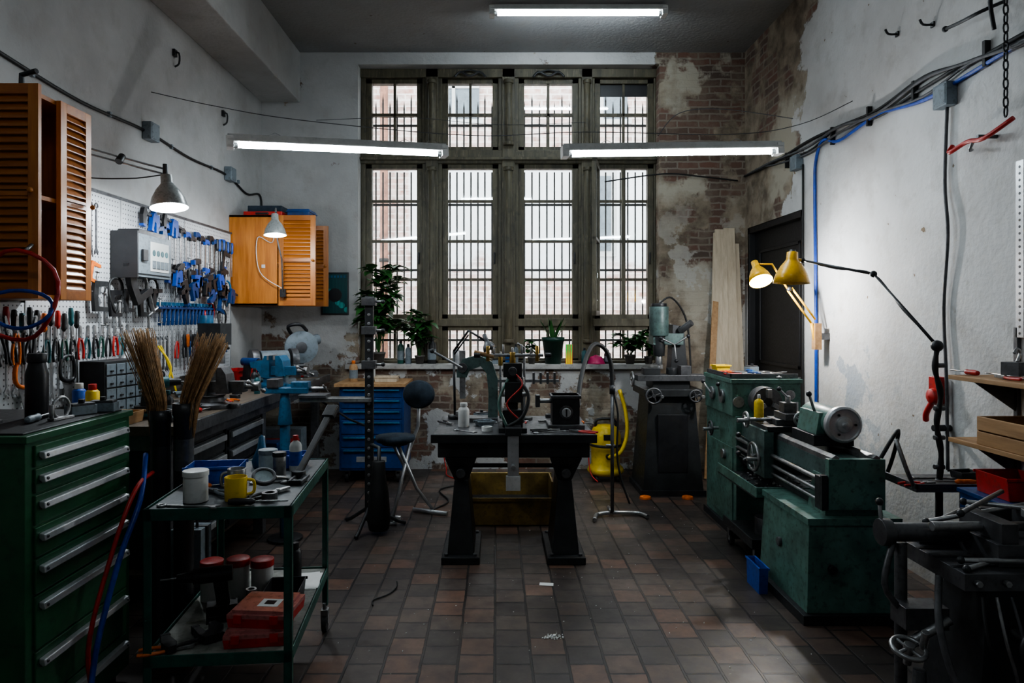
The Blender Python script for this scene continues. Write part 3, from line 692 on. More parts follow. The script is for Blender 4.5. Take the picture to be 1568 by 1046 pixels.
put('thermos_flask', bottle, (-1.79, 2.66, 1.157), r=.04, h=.25, m=black, cap=black, neck=.75, label=False)
put('red_parts_bin', bin_, (-2.0, 2.52, 1.157), 10, w=.15, d=.12, h=.07, m=red_p)
put('tape_roll', taperoll, (-2.13, 2.75, 1.157), r=.055, h=.04, m=wood_c)
put('pliers', pliers, (-1.86, 2.46, 1.157), 40, L=.2, m=black); put('pliers', pliers, (-1.97, 2.38, 1.157), 160, L=.18, m=red_p)
def caliper_box(b):
    b.box(-.05, .05, -.03, .03, 0, .035, grey_p); b.box(-.045, .045, -.025, .025, .035, .045, steel_d); b.cyl((0, -.005, .045), (0, -.005, .06), .012, black)
put('small_instrument_box', caliper_box, (-1.68, 2.76, 1.157), 60); put('small_instrument_box', caliper_box, (-1.64, 2.85, 1.157), 10)
put('screwdriver', screwdriver, (-1.72, 2.5, 1.157), 100, m=grey_p)
def clampring(b):
    b.tube([(.04 * math.cos(a), 0, .045 + .04 * math.sin(a)) for a in [2 * math.pi * i / 16 for i in range(16)]], .006, steel, 8, 0, True); b.box(-.05, .05, -.015, .015, 0, .01, steel); b.cyl((-.045, 0, .01), (-.045, 0, .06), .008, steel)
put('steel_ring_clamp', clampring, (-1.67, 2.62, 1.157), 80)
# ------------------------------------------------------------------ utility cart
CM = T(-1.285, 2.48, 0) @ RZ(5)
b = B(); W, D = .53, .86; ps = .03
for x in (0, W - ps):
    for y in (0, D - ps):
        b.box(x, x + .006, y, y + ps, .13, .85, green_k) if x == 0 else b.box(x + ps - .006, x + ps, y, y + ps, .13, .85, green_k)
        b.box(x, x + ps, y if y == 0 else y + ps - .006, (y + .006) if y == 0 else y + ps, .13, .85, green_k)
        cx, cy = x + ps / 2, y + ps / 2
        b.cyl((cx, cy, .1), (cx, cy, .14), .012, steel); b.prism([(-.02, .11), (.02, .11), (.012, .04), (-.012, .04)], cx - .018, cx + .018, 'x', steel, T(0, cy, 0))
        b.cyl((cx - .012, cy, .042), (cx + .012, cy, .042), .042, rubber, seg=20)
for z in (.835, .30):
    b.box(0, W, 0, D, z - .004, z, green_k)
    b.box(0, W, 0, .006, z - .03, z + .015, green_k); b.box(0, W, D - .006, D, z - .03, z + .015, green_k)
    b.box(0, .006, 0, D, z - .03, z + .015, green_k); b.box(W - .006, W, 0, D, z - .03, z + .015, green_k)
b.box(.012, W - .012, .012, D - .012, .836, .846, mk('cart_mat', (.05, .058, .06), .5)); b.box(.012, W - .012, .012, D - .012, .301, .308, mk('cart_shelf', (.24, .24, .21), .6, 0, .5))
b.done('utility_cart', .002, CM)
zt, zl = .847, .309
put('plastic_jar', jar, (-1.145, 2.60, zt), r=.045, h=.118, lid=white_p)
put('coffee_mug', mug, (-1.00, 2.62, zt), 20); put('tin_can', mug, (-1.05, 2.76, zt), 200, m=steel, r=.036)
put('blue_parts_bin', bin_, (-1.19, 2.90, zt), 8, w=.20, d=.14, h=.08); put('blue_parts_bin', bin_, (-.97, 3.22, zt), 5, w=.12, d=.12, h=.06)
put('white_tub', jar, (-1.02, 3.05, zt), r=.04, h=.11, m=clear_g, lid=grey_p); put('steel_jar', jar, (-.95, 2.99, zt), r=.028, h=.11, m=steel, lid=black)
def magn(b):
    F = frame((0, 0, .05), (.2, -.5, .9)); b.lathe([(.036, -.008), (.048, -.008), (.048, .008), (.036, .008), (.036, -.008)], steel_d, F, 24); b.lathe([(.001, 0), (.037, 0)], clear_g, F, 24)
    b.tube([(.045, 0, .045), (.08, .05, .03), (.09, .09, .01)], .007, steel, 8, 4); b.lathe([(.001, 0), (.04, 0), (.03, .012), (.001, .015)], black, T(.09, .09, 0))
put('magnifier', magn, (-.95, 2.79, zt), 10)
def blower(b):
    b.lathe([(.001, 0), (.04, 0), (.045, .03), (.02, .09), (.012, .14), (.001, .15)], blue_v); b.cyl((0, 0, .1), (.07, 0, .13), .012, white_p, .004)
put('spray_gun', blower, (-1.10, 3.2, zt), 100)
put('bottle', bottle, (-.92, 3.13, zt), r=.028, h=.16, m=white_p, cap=red_p)
put('drill_chuck', taperoll, (-.87, 2.62, zt), r=.03, h=.03, m=steel_d); put('screwdriver', screwdriver, (-1.25, 2.74, zt), 30, m=orange_p); put('pliers', pliers, (-.87, 2.72, zt), 60, m=black); put('wrench', wrench, (-1.24, 2.53, zt), -5); put('wrench', wrench, (-1.02, 2.87, zt), 15); put('screwdriver', screwdriver, (-1.0, 2.54, zt), 5, m=black)
put('pliers', pliers, (-1.12, 2.72, zt), 150, m=grey_p); put('pliers', pliers, (-1.03, 3.28, zt), 20, m=blue_v); put('parts_tray', bin_, (-.84, 2.9, zt), 90, w=.09, d=.05, h=.02, m=steel_d)
b = B(); M = frame((-.86, 2.97, .87), (.08, .30, .25)); b.box(-.016, .016, -.007, .007, 0, .36, black, M); b.box(-.03, .03, -.012, .012, .33, .40, black, M); b.cyl((-.86, 2.97, .847), (-.86, 2.97, .88), .03, black); b.done('support_arm', .003)
for x, y in ((-1.25, 3.0), (-1.145, 3.03), (-1.035, 3.02)): put('red_lid_jar', jar, (x, y, zl), 0, r=.047, h=.17, m=white_p, lid=red_p)
def orgbox(b):
    b.taper((0, 0), (.22, .2), (.23, .21), 0, .035, red_p); b.box(-.115, .115, -.105, .105, .035, .05, clear_p); b.box(-.1, .1, -.09, .09, .05, .062, clear_p)
    for x in (-.07, .07): b.box(x - .015, x + .015, -.112, -.104, .02, .05, red_p)
    b.box(-.02, .06, -.05, .02, .062, .063, paper); b.box(0, .04, -.03, .005, .063, .0635, black)
put('assortment_box', orgbox, (-.92, 2.66, zl), 8); put('assortment_box', orgbox, (-.90, 2.68, zl + .063), -4)
put('cordless_drill', drill, (-1.17, 2.78, zl), 200, m=black)
put('quick_clamp', gripclamp, (-1.12, 2.60, zl + .02), 40, RX(90), m=black); put('c_clamp', cclamp, (-1.08, 2.85, zl + .02), 20, RX(90), s=1.3, m=black)
put('black_parts_bin', bin_, (-.91, 2.93, zl), 5, w=.13, d=.18, h=.09, m=black); put('spray_can', can, (-.93, 3.15, zl), r=.03, h=.2, m=black, cap=black)
put('steel_sleeve', taperoll, (-1.02, 2.84, zl), r=.022, h=.11, m=steel); put('pliers', pliers, (-1.19, 2.54, zl), 20, m=orange_p)
def papers(b):
    b.box(-.07, .07, -.1, .1, 0, .002, paper); b.box(-.07, .07, -.1, .1, .002, .004, paper, RZ(9))
put('paper_sheets', papers, (-.90, 3.20, zl), 5, bevel=0)
b = B(); b.box(-1.53, -1.385, 3.2, 3.32, .0, .55, grey_p)
b.box(-1.54, -1.375, 3.25, 3.27, .0, .555, black)
for z in (.15, .42): b.box(-1.50, -1.46, 3.188, 3.2, z, z + .06, alu)
b.tube([(-1.5, 3.24, .55), (-1.5, 3.24, .59), (-1.42, 3.24, .59), (-1.42, 3.24, .55)], .008, black); b.done('tool_suitcase', .008)
def strawcan(name, x, y, h, tip, lab):
    b = B(); b.lathe([(.001, 0), (.05, 0), (.05, .02), (.043, .03), (.043, h - .06), (.048, h - .05), (.048, h), (.04, h), (.038, .04), (.001, .04)], black, T(x, y, 0), 20)
    b.lathe([(.0435, h - .30), (.0435, h - .16)], lab, T(x, y, 0), 20)
    for i in range(170):
        a = R.uniform(0, 6.28); q = R.random() ** .5
        p0 = V((x + .03 * q * math.cos(a), y + .03 * q * math.sin(a), h - .25)); p1 = V((tip[0] + .075 * q * math.cos(a), tip[1] + .07 * q * math.sin(a), tip[2] + R.uniform(-.05, .03)))
        pm_ = (p0 + p1) / 2 + V((.25 * (x - tip[0]), 0, .0)); pm_.x = x + (pm_.x - x) * .8
        b.tube([p0, pm_, p1], .0018, straw, 3)
    b.done(name, 0)
strawcan('straw_bundle_canister', -1.515, 3.08, 1.13, (-1.63, 3.1, 1.47), iron)
strawcan('straw_bundle_canister', -1.415, 3.09, 1.16, (-1.30, 3.12, 1.45), steel_d)
b = B(); b.tube([(-1.52, 2.62, 0.012), (-1.525, 2.55, .3), (-1.50, 2.66, .62), (-1.48, 2.8, .84), (-1.50, 2.98, .87)], .009, red_p, 8, 6); b.tube([(-1.50, 2.5, .012), (-1.49, 2.54, .3), (-1.47, 2.66, .6), (-1.46, 2.8, .8), (-1.53, 2.98, .95)], .011, bl, 8, 6); b.done('air_hoses', 0)

# ------------------------------------------------------------------ left workbench
b = B(); BX = -1.6
b.box(XL + .01, BX, 3.42, 6.55, .95, 1.0, wood_b); b.box(BX - .012, BX + .006, 3.42, 6.55, .93, 1.0, steel_d)
for y in (3.5, 4.9, 6.4):
    for x in (-2.3, -1.7): b.box(x - .035, x + .035, y - .035, y + .035, 0, .95, steel_d)
b.box(-2.3, -1.7, 3.5, 6.4, .2, .23, wood_b); b.box(-2.33, -1.66, 3.5, 6.45, .86, .95, steel_d)
for (y0, y1) in ((3.56, 4.2), (4.25, 4.85)):
    b.box(-2.25, -1.68, y0, y1, .23, .86, iron)
    for k in range(5):
        z = .84 - k * .12; b.box(-1.68, -1.665, y0 + .01, y1 - .01, z - .105, z, iron); b.box(-1.665, -1.645, y0 + .02, y1 - .02, z - .045, z - .01, alu)
for i in range(6): b.box(-2.2, -1.75, 4.98 + i * .23, 5.15 + i * .23, .23, .40 + .07 * (i % 3), [grey_p, black, blue_s, wood_c, red_p, grey_p][i])
b.done('workbench', .004)
ZB = 1.0
put('bench_vise', vise, (-1.72, 4.12, ZB), 0, s=1.3, m=steel_d); put('bench_vise', vise, (-1.75, 5.35, ZB), -10, s=1.3, m=blue_v)
put('bench_vise', vise, (-1.98, 4.55, ZB), 30, s=.9, m=green_g)
b = B()
b.cyl((-1.47, 4.75, 0), (-1.47, 4.75, .02), .12, iron); b.cyl((-1.47, 4.75, .02), (-1.47, 4.75, .8), .035, blue_v); b.cyl((-1.47, 4.75, .8), (-1.47, 4.75, 1.02), .05, blue_v, .03); b.box(-1.6, -1.3, 4.7, 4.8, 1.02, 1.06, blue_v); b.box(-1.58, -1.5, 4.69, 4.81, 1.06, 1.12, steel_d); b.box(-1.42, -1.3, 4.71, 4.79, 1.06, 1.1, blue_v)
b.cyl((-1.3, 4.75, 1.05), (-1.18, 4.75, 1.05), .015, steel); b.cyl((-1.19, 4.69, 1.08), (-1.19, 4.82, 1.02), .006, steel); b.done('pedestal_vise', .004)
def bench_grinder(b):
    b.cyl((-.12, 0, .17), (.12, 0, .17), .085, grey_p, seg=24); b.taper((0, 0), (.2, .16), (.12, .1), 0, .1, grey_p)
    for q in (-1, 1): b.cyl((q * .14, 0, .17), (q * .2, 0, .17), .1, steel_d, seg=24); b.cyl((q * .12, 0, .17), (q * .215, 0, .17), .015, steel)
    b.box(-.23, -.13, -.14, -.1, .12, .13, steel); b.box(.13, .23, -.14, -.1, .12, .13, steel)
put('bench_grinder', bench_grinder, (-1.95, 5.98, ZB), 35)
def chopsaw(b):
    b.box(-.14, .14, -.12, .12, 0, .05, steel_d); b.lathe([(.001, 0), (.13, 0), (.15, .02), (.15, .05), (.001, .06)], grey_p, T(0, .02, .27) @ RX(90), 26); b.cyl((0, .02, .3), (.16, .1, .34), .05, grey_p)
    b.lathe([(.001, .061), (.05, .061), (.05, .066), (.001, .066)], steel_d, T(0, .02, .27) @ RX(90), 20)
    b.tube([(-.08, 0, .38), (-.12, -.08, .46), (-.02, -.1, .48), (.05, 0, .42)], .016, black, 8, 5); b.cyl((.0, .1, .05), (.0, .1, .3), .03, steel_d)
put('chop_saw', chopsaw, (-1.80, 6.3, ZB), 20)
def small_press(b):
    b.box(-.1, .1, -.12, .12, 0, .03, steel_d); b.cyl((0, .08, .03), (0, .08, .5), .022, steel); b.box(-.05, .05, -.12, .14, .34, .5, iron); b.cyl((0, .1, .44), (0, .1, .56), .05, blue_v); b.cyl((0, -.08, .34), (0, -.08, .2), .02, steel)
    for a in (0, 2.1, 4.2): b.cyl((.05, -.02, .4), (.06, -.02 + .1 * math.cos(a), .4 + .1 * math.sin(a)), .005, steel, seg=6); b.sph((.06, -.02 + .1 * math.cos(a), .4 + .1 * math.sin(a)), .013, black)
put('small_drill_press', small_press, (-2.12, 5.15, ZB), 60)
def drawers(b):
    b.box(-.16, .16, -.08, .08, 0, .3, iron)
    for i in range(4):
        for j in range(4): b.box(-.15 + i * .077, -.08 + i * .077, -.088, -.08, .015 + j * .07, .075 + j * .07, grey_p); b.box(-.125 + i * .077, -.105 + i * .077, -.096, -.088, .03 + j * .07, .04 + j * .07, black)
put('small_parts_drawers', drawers, (-2.22, 3.95, ZB), 80)
put('red_tool_box', bin_, (-2.12, 5.6, ZB), 80, w=.3, d=.2, h=.12, m=red_p)
put('white_jar', jar, (-2.0, 5.0, ZB), r=.04, h=.1, lid=white_p); put('glass_jar', jar, (-1.85, 5.75, ZB), r=.04, h=.12, m=alu, lid=black)
put('cordless_drill', drill, (-1.85, 3.72, ZB), 30, m=teal); put('cordless_drill', drill, (-2.1, 4.25, ZB), -60, m=black); put('cordless_drill', drill, (-1.95, 5.45, ZB), -20, m=blue_s)
put('spray_can', can, (-2.2, 3.6, ZB), m=blue_p, cap=white_p); put('spray_can', can, (-2.1, 3.55, ZB), m=yellow_p, cap=red_p); put('spray_can', can, (-2.1, 4.85, ZB), m=orange_p, cap=black)
put('wood_block', bin_, (-1.95, 3.53, ZB), 0, w=.16, d=.16, h=.06, m=wood_c)
ms = [red_p, blue_s, black, orange_p, teal, black]
def scatter(x0, x1, y0, y1, z, n, avoid=()):
    pts = list(avoid)
    for i in range(n):
        ok = False
        for _ in range(80):
            x, y = R.uniform(x0, x1), R.uniform(y0, y1)
            if all((x - a[0]) ** 2 + (y - a[1]) ** 2 > .016 for a in pts): ok = True; break
        if not ok: continue
        pts.append((x, y)); k = R.randrange(7)
        rz = R.uniform(0, 360)
        if k == 0: put('pliers', pliers, (x, y, z), rz, L=.16, m=R.choice(ms))
        elif k == 1: put('screwdriver', screwdriver, (x, y, z), rz, L=.17, m=R.choice(ms))
        elif k == 2: put('wrench', wrench, (x, y, z), rz, L=.14)
        elif k == 3: put('bottle', bottle, (x, y, z), rz, r=R.uniform(.02, .03), h=R.uniform(.1, .18), m=R.choice([steel_d, teal, grey_p, black]), cap=R.choice(ms))
        elif k == 4: put('parts_tray', bin_, (x, y, z), rz, w=.1, d=.08, h=.035, m=R.choice([steel_d, steel_d, black, grey_p]))
        elif k == 5: put('tape_roll', taperoll, (x, y, z), rz, r=.035, h=.025, m=R.choice([grey_p, black, wood_c, steel_d]))
        else: put('small_instrument_box', caliper_box, (x, y, z), rz)
av = [(-1.72, 4.12), (-1.6, 4.12), (-1.75, 5.35), (-1.62, 5.35), (-1.98, 4.55), (-1.9, 4.6), (-1.95, 5.98), (-1.85, 6.1), (-1.8, 6.3), (-2.12, 5.15), (-2.22, 3.95), (-2.12, 5.6), (-2.12, 5.5), (-2.0, 5.0), (-1.85, 5.75), (-1.85, 3.72), (-2.1, 4.25), (-1.95, 5.45), (-2.2, 3.6), (-2.1, 3.55), (-2.1, 4.85), (-1.95, 3.53)]
scatter(-2.26, -1.70, 3.55, 6.35, ZB, 56, av)
# ------------------------------------------------------------------ blue tool chest
b = B(); b.box(-1.46, -.86, 6.35, 6.85, .12, .9, blue_s); b.box(-1.5, -.84, 6.3, 6.88, .9, .93, wood_c)
for i, (za, zb) in enumerate(((.80, .89), (.70, .79), (.60, .69), (.46, .59), (.14, .33), (.34, .45))): b.box(-1.44, -.88, 6.34, 6.35, za, zb, blue_s); b.box(-1.42, -.9, 6.318, 6.34, zb - .03, zb - .015, blue_v)
b.box(-1.30, -1.02, 6.336, 6.339, .20, .25, alu)
for x in (-1.4, -.92):
    for y in (6.42, 6.78): b.cyl((x - .015, y, .05), (x + .015, y, .05), .05, rubber); b.box(x - .025, x + .025, y - .02, y + .02, .06, .12, steel)
b.done('tool_chest', .004)
put('bottle', bottle, (-1.37, 6.55, .93), r=.04, h=.2, m=wood_c, cap=orange_p); put('white_jar', jar, (-1.22, 6.6, .93), r=.05, h=.14, lid=white_p); put('wood_block', bin_, (-1.05, 6.55, .93), w=.2, d=.15, h=.05, m=wood_p)
b = B(); x, y = -.93, 5.0
b.box(x - .03, x + .03, y - .02, y + .02, .06, 1.70, iron)
for i in range(22): b.cyl((x, y - .024, .2 + i * .065), (x, y - .018, .2 + i * .065), .012, steel, seg=10)
for a in (20, 140, 260): ca, sa = math.cos(math.radians(a)), math.sin(math.radians(a)); b.tube([(x, y, .16), (x + .22 * ca, y + .22 * sa, .03), (x + .27 * ca, y + .27 * sa, .015)], .014, iron, 8)
b.lathe([(.001, .03), (.07, .03), (.085, .1), (.07, .3), (.05, .42), (.045, .52), (.001, .52)], rubber, T(x + .09, y - .12, .0), 16); b.tube([(x + .09, y - .12, .5), (x + .08, y - .05, .6), (x, y, .62)], .014, iron)
b.box(x - .5, x + .02, y - .06, y + .06, .93, .96, steel); b.box(x - .5, x - .3, y - .08, y + .08, .96, .985, steel_d); b.tube([(x - .35, y, .93), (x - .15, y, .8), (x, y, .74)], .008, iron)
for z in (1.66, 1.45, 1.2): b.box(x - .05, x + .05, y - .05, y + .04, z - .03, z + .03, steel_d); b.cyl((x + .05, y, z), (x + .10, y, z), .01, steel); b.sph((x + .10, y, z), .016, black)
b.done('tube_bending_stand', .003)
b = B(); cx, cy = -.77, 5.2
b.lathe([(.001, 0), (.13, 0), (.145, .02), (.14, .045), (.001, .06)], navy, T(cx, cy, .60) @ Matrix.Diagonal((1.05, 1, 1, 1)), 26); b.cyl((cx, cy, .58), (cx, cy, .6), .1, black)
F = frame((-.60, 5.28, .95), (-.25, -1, .12)); b.lathe([(.001, -.025), (.10, -.022), (.125, 0), (.11, .025), (.001, .035)], navy, F @ Matrix.Diagonal((1.05, .88, 1, 1)), 28)
b.tube([(-.60, 5.32, .95), (-.61, 5.33, .7), (-.68, 5.3, .5), (-.79, 5.22, .02)], .014, alu, 8); b.tube([(-.66, 5.32, .62), (-.78, 5.08, .02)], .014, alu, 8)
b.tube([(cx + .02, cy, .58), (-.62, 5.3, .22), (-.5, 5.38, .03)], .014, alu, 8); b.tube([(cx - .03, cy + .05, .58), (-.7, 5.3, .36)], .012, alu, 8)
b.tube([(-.84, 5.08, .015), (-.74, 5.08, .015)], .016, alu, 8); b.tube([(-.66, 5.42, .02), (-.38, 5.30, .02)], .017, alu, 8); b.tube([(-.86, 5.22, .015), (-.73, 5.22, .015)], .016, alu, 8)
b.done('folding_work_chair', 0)

# ------------------------------------------------------------------ centre bench
b = B(); TZ = .81
b.box(-.40, .62, 4.27, 5.1, TZ - .04, TZ, steel_d); b.box(-.37, .59, 4.31, 5.06, TZ - .15, TZ - .04, iron)
b.box(-.41, .63, 4.26, 4.275, TZ - .05, TZ + .004, iron)
for x in (-.225, .44):
    b.taper((x, 4.52), (.17, .40), (.09, .26), .045, .50, iron); b.taper((x, 4.52), (.09, .26), (.20, .46), .50, .66, iron); b.box(x - .12, x + .12, 4.26, 4.80, 0, .045, iron)
    for yy in (4.3, 4.76):
        for xx in (-.09, .09): b.cyl((x + xx, yy, .045), (x + xx, yy, .06), .014, steel_d, seg=6)
    b.cyl((x, 4.30, .56), (x, 4.5, .56), .03, steel_d)
b.cyl((-.2, 4.55, .56), (.42, 4.55, .56), .014, iron)
b.done('cast_iron_bench', .004)
b = B(); c0 = T(.105, 5.2, 0)
b.M = c0; w, d, h, t = .63, .3, .33, .012
b.box(-w / 2, w / 2, -d / 2, d / 2, 0, t, crate_m); b.box(-w / 2, w / 2, -d / 2, -d / 2 + t, 0, h * .62, crate_m); b.box(-w / 2, w / 2, d / 2 - t, d / 2, 0, h, crate_m); b.box(-w / 2, -w / 2 + t, -d / 2, d / 2, 0, h, crate_m); b.box(w / 2 - t, w / 2, -d / 2, d / 2, 0, h, crate_m)
b.box(-w / 2 - .012, w / 2 + .012, -d / 2 - .012, -d / 2, h * .56, h * .64, crate_m); b.box(-w / 2 - .012, w / 2 + .012, d / 2, d / 2 + .012, h - .03, h, crate_m)
b.box(-w / 2 + t, w / 2 - t, -d / 2 + t, d / 2 - t, t, .16, iron)
b.done('storage_crate', .003)
def arbor(b):
    b.box(-.1, .12, -.08, .08, 0, .03, steel_d)
    out = [(.12, .0), (.12, .3), (.08, .42), (-.02, .47), (-.13, .44), (-.17, .36), (-.17, .31), (-.1, .31), (-.08, .36), (0, .39), (.04, .34), (.055, .2), (.05, .03), (.02, 0)]
    b.prism(out, -.03, .03, 'y', green_g); b.box(-.15, -.11, -.02, .02, .16, .5, steel); b.cyl((-.13, -.05, .38), (-.13, .05, .38), .035, steel_d); b.cyl((-.13, -.06, .38), (-.34, -.06, .5), .009, steel, seg=8); b.sph((-.34, -.06, .5), .018, black); b.cyl((-.13, 0, .03), (-.13, 0, .07), .05, steel)
put('arbor_press', arbor, (-.11, 4.85, TZ), 0)
b = B(); x, y = .105, 4.44
b.box(x - .09, x + .09, y - .10, y + .12, TZ, TZ + .03, iron); b.box(x - .035, x + .035, y - .02, y + .03, TZ + .03, 1.25, iron)
b.box(x - .065, x + .065, y - .06, y + .04, TZ + .03, TZ + .14, iron); b.box(x - .05, x + .06, y - .075, y - .02, 1.0, 1.13, iron); b.cyl((x - .07, y - .045, 1.05), (x + .09, y - .045, 1.05), .016, steel)
b.box(x - .06, x + .06, y - .05, y + .05, 1.16, 1.25, iron); b.cyl((x, y - .09, 1.2), (x, y - .04, 1.2), .028, steel_d); b.cyl((x + .065, y - .03, TZ + .06), (x + .065, y - .03, 1.16), .011, steel)
b.cyl((x - .2, y, 1.30), (x + .2, y, 1.30), .011, steel); b.cyl((x, y, 1.24), (x, y, 1.32), .02, brass); b.cyl((x - .25, y, 1.32), (x - .12, y, 1.29), .014, wood_c)
for q in (-1, 1): b.cyl((x + q * .16, y, 1.26), (x + q * .16, y, 1.36), .012, brass); b.cyl((x + q * .21, y - .02, 1.3), (x + q * .25, y - .02, 1.3), .016, black)
for i in range(5): b.cyl((x - .12 + i * .06, y, 1.30), (x - .12 + i * .06, y, 1.35 + .02 * (i % 2)), .007, steel, seg=8)
b.tube([(x + .03, y - .05, 1.15), (x + .1, y - .1, 1.05), (x + .06, y - .14, .92), (x - .03, y - .14, .86)], .012, rubber, 8, 5); b.tube([(x - .03, y - .05, 1.15), (x - .09, y - .1, 1.0), (x - .04, y - .13, .86)], .009, green_m, 8, 5); b.tube([(x, y - .06, 1.2), (x + .06, y - .12, 1.12), (x - .04, y - .13, 1.0), (x + .04, y - .13, .9)], .005, red_p, 8, 5)
b.box(x - .035, x + .035, 4.235, 4.262, .54, TZ + .02, alu); b.box(x - .045, x + .045, 4.23, 4.27, .47, .56, white_p); b.cyl((x, 4.2, .62), (x, 4.26, .62), .015, steel); b.box(x - .05, x + .05, 4.22, 4.36, TZ, TZ + .05, iron)
b.done('frame_brazing_jig', .002)
b = B(); x, y = .46, 4.5
b.box(x - .09, x + .09, y, y + .16, TZ + .03, TZ + .22, iron); b.box(x - .1, x + .1, y - .01, y + .17, TZ + .2, TZ + .22, steel_d); b.cyl((x + .0, y - .012, TZ + .11), (x, y, TZ + .11), .045, steel_d); b.cyl((x, y - .03, TZ + .11), (x, y - .01, TZ + .11), .03, alu); b.cb((x, y - .025, TZ + .11), (.01, .02, .05), black)
b.box(x - .12, x + .12, y - .03, y + .18, TZ, TZ + .03, steel_d); b.cyl((x - .09, y + .05, TZ + .18), (x - .18, y + .05, TZ + .18), .015, steel); b.box(x - .2, x - .17, y + .02, y + .08, TZ + .14, TZ + .22, steel_d); b.done('positioner_gauge', .003)
put('spray_bottle', bottle, (-.22, 4.6, TZ), r=.038, h=.16, m=white_p, cap=white_p, neck=.6, label=False); put('tape_roll', taperoll, (-.06, 4.42, TZ), r=.035, h=.03, m=paper)
put('pliers', pliers, (.52, 4.36, TZ), 150, m=red_p); put('pliers', pliers, (.35, 4.4, TZ), 10, m=rubber); put('wrench', wrench, (.25, 4.33, TZ), 20)
scatter(-.34, .0, 4.36, 5.0, TZ, 14, [(-.22, 4.6), (-.06, 4.42), (-.11, 4.85), (-.2, 4.85), (-.3, 4.95), (0, 4.9), (.02, 4.45)]); scatter(.2, .56, 4.72, 5.02, TZ, 6, [(.2, 4.9)])
b = B(); b.cyl((.2, 4.9, TZ), (.2, 4.9, TZ + .02), .06, iron); b.tube([(.2, 4.9, TZ), (.2, 4.9, 1.33), (.15, 4.88, 1.36)], .009, steel); b.box(-.02, .45, 4.89, 4.91, 1.08, 1.10, steel); b.tube([(.03, 4.9, TZ + .01), (.03, 4.9, 1.3)], .008, steel); b.cyl((.03, 4.9, 1.2), (.03, 4.9, 1.28), .016, brass)
for i in range(4): b.box(.26 + .05 * i, .275 + .05 * i, 4.87, 4.93, 1.07, 1.15, steel_d)
b.done('height_gauge_stand', .001)
b = B()
b.cyl((-.3, 4.95, TZ), (-.3, 4.95, TZ + .03), .05, black); b.tube([(-.3, 4.95, TZ + .03), (-.31, 4.97, 1.3)], .009, iron); b.tube([(-.31, 4.97, 1.3), (-.2, 4.9, 1.45), (-.08, 4.85, 1.38)], .009, iron); b.tube([(-.31, 4.97, 1.27), (-.2, 4.9, 1.42)], .006, iron)
desk_shade(b, (-.07, 4.85, 1.38), (.4, -.1, -1), .05, .07, steel_d, black); b.done('bench_task_lamp', 0)
b = B(); x, y = .90, 5.3
b.tube([(x, y, .03), (x, y, .98)], .014, steel_d, 10); b.tube([(x - .02, y, .03), (x - .12, y - .02, .02), (x - .16, y - .16, .02)], .016, steel, 8, 4); b.tube([(x, y, .03), (x + .2, y + .02, .02), (x + .26, y - .08, .02)], .016, steel, 8, 4); b.tube([(x, y, .03), (x, y + .18, .02)], .016, steel)
b.cyl((x, y, .95), (x, y, 1.02), .022, black); b.cyl((x - .05, y, .55), (x + .02, y, .55), .012, steel)
b.tube([(.56, 4.7, .93), (.60, 4.85, 1.1), (.67, 5.05, 1.26), (.75, 5.2, 1.34), (.84, 5.28, 1.30), (.89, 5.3, 1.18), (.90, 5.3, 1.0)], .017, rubber, 10, 8)
b.tube([(.90, 5.3, 1.0), (.94, 5.28, .8), (.93, 5.26, .5), (.96, 5.24, .3), (1.02, 5.22, .12)], .008, rubber, 8, 6)
b.done('extraction_hose_stand', 0)
# wet vacuum
b = B(); b.M = T(1.04, 6.5, 0)
b.lathe([(.001, .06), (.15, .06), (.175, .09), (.165, .12), (.135, .15), (.14, .30), (.15, .31), (.15, .335)], yellow_p, None, 28); b.lathe([(.152, .325), (.155, .345), (.15, .35)], black, None, 28)
b.lathe([(.148, .345), (.145, .42), (.12, .49), (.08, .52), (.001, .525)], yellow_p, None, 28)
b.tube([(-.09, 0, .50), (-.08, 0, .57), (.08, 0, .57), (.09, 0, .50)], .014, black, 8, 3); b.cyl((0, -.15, .25), (0, -.19, .25), .025, black); b.box(-.04, .04, -.15, -.12, .40, .45, black)
b.tube([(0, -.18, .25), (.1, -.22, .3), (.18, -.12, .45), (.19, 0, .65), (.14, .05, .85)], .018, yellow_p, 10, 6); b.tube([(-.1, .05, .5), (-.16, 0, .35), (-.16, -.1, .1), (-.1, -.18, .02)], .006, red_p, 6, 6)
for a in (45, 135, 225, 315): ca, sa = math.cos(math.radians(a)), math.sin(math.radians(a)); b.cyl((.14 * ca - .012, .14 * sa, .03), (.14 * ca + .012, .14 * sa, .03), .03, rubber); b.cyl((.14 * ca, .14 * sa, .03), (.14 * ca, .14 * sa, .08), .012, black)
b.M = Matrix(); b.done('wet_vacuum_cleaner', .0)

# ------------------------------------------------------------------ sill items and plants
SZ = WZ0 + .051
def leaf(b, p, d, L, w, mat=None, droop=.3, n=5):
    mat = mat or leaf_m; d = V(d).normalized(); s = d.cross(V((0, 0, 1)))
    if s.length < .01: s = V((1, 0, 0))
    s.normalize(); vs = []; p = V(p)
    for i in range(n + 1):
        t = i / n; ww = w * (math.sin(math.pi * (t ** .6)) * .9 + .02) * .5; c = p + d * L * t + V((0, 0, -droop * L * t * t))
        up = s.cross(d); vs += [c - s * ww + up * ww * .3, c, c + s * ww + up * ww * .3]
    vs = [V((v.x, min(v.y, 7.02), v.z)) if v.x > WX0 + .03 else V((v.x, min(v.y, 6.93), v.z)) for v in vs]
    fs = []
    for i in range(n): a = i * 3; fs += [(a, a + 1, a + 4, a + 3), (a + 1, a + 2, a + 5, a + 4)]
    b.add(vs, fs, mat, True)
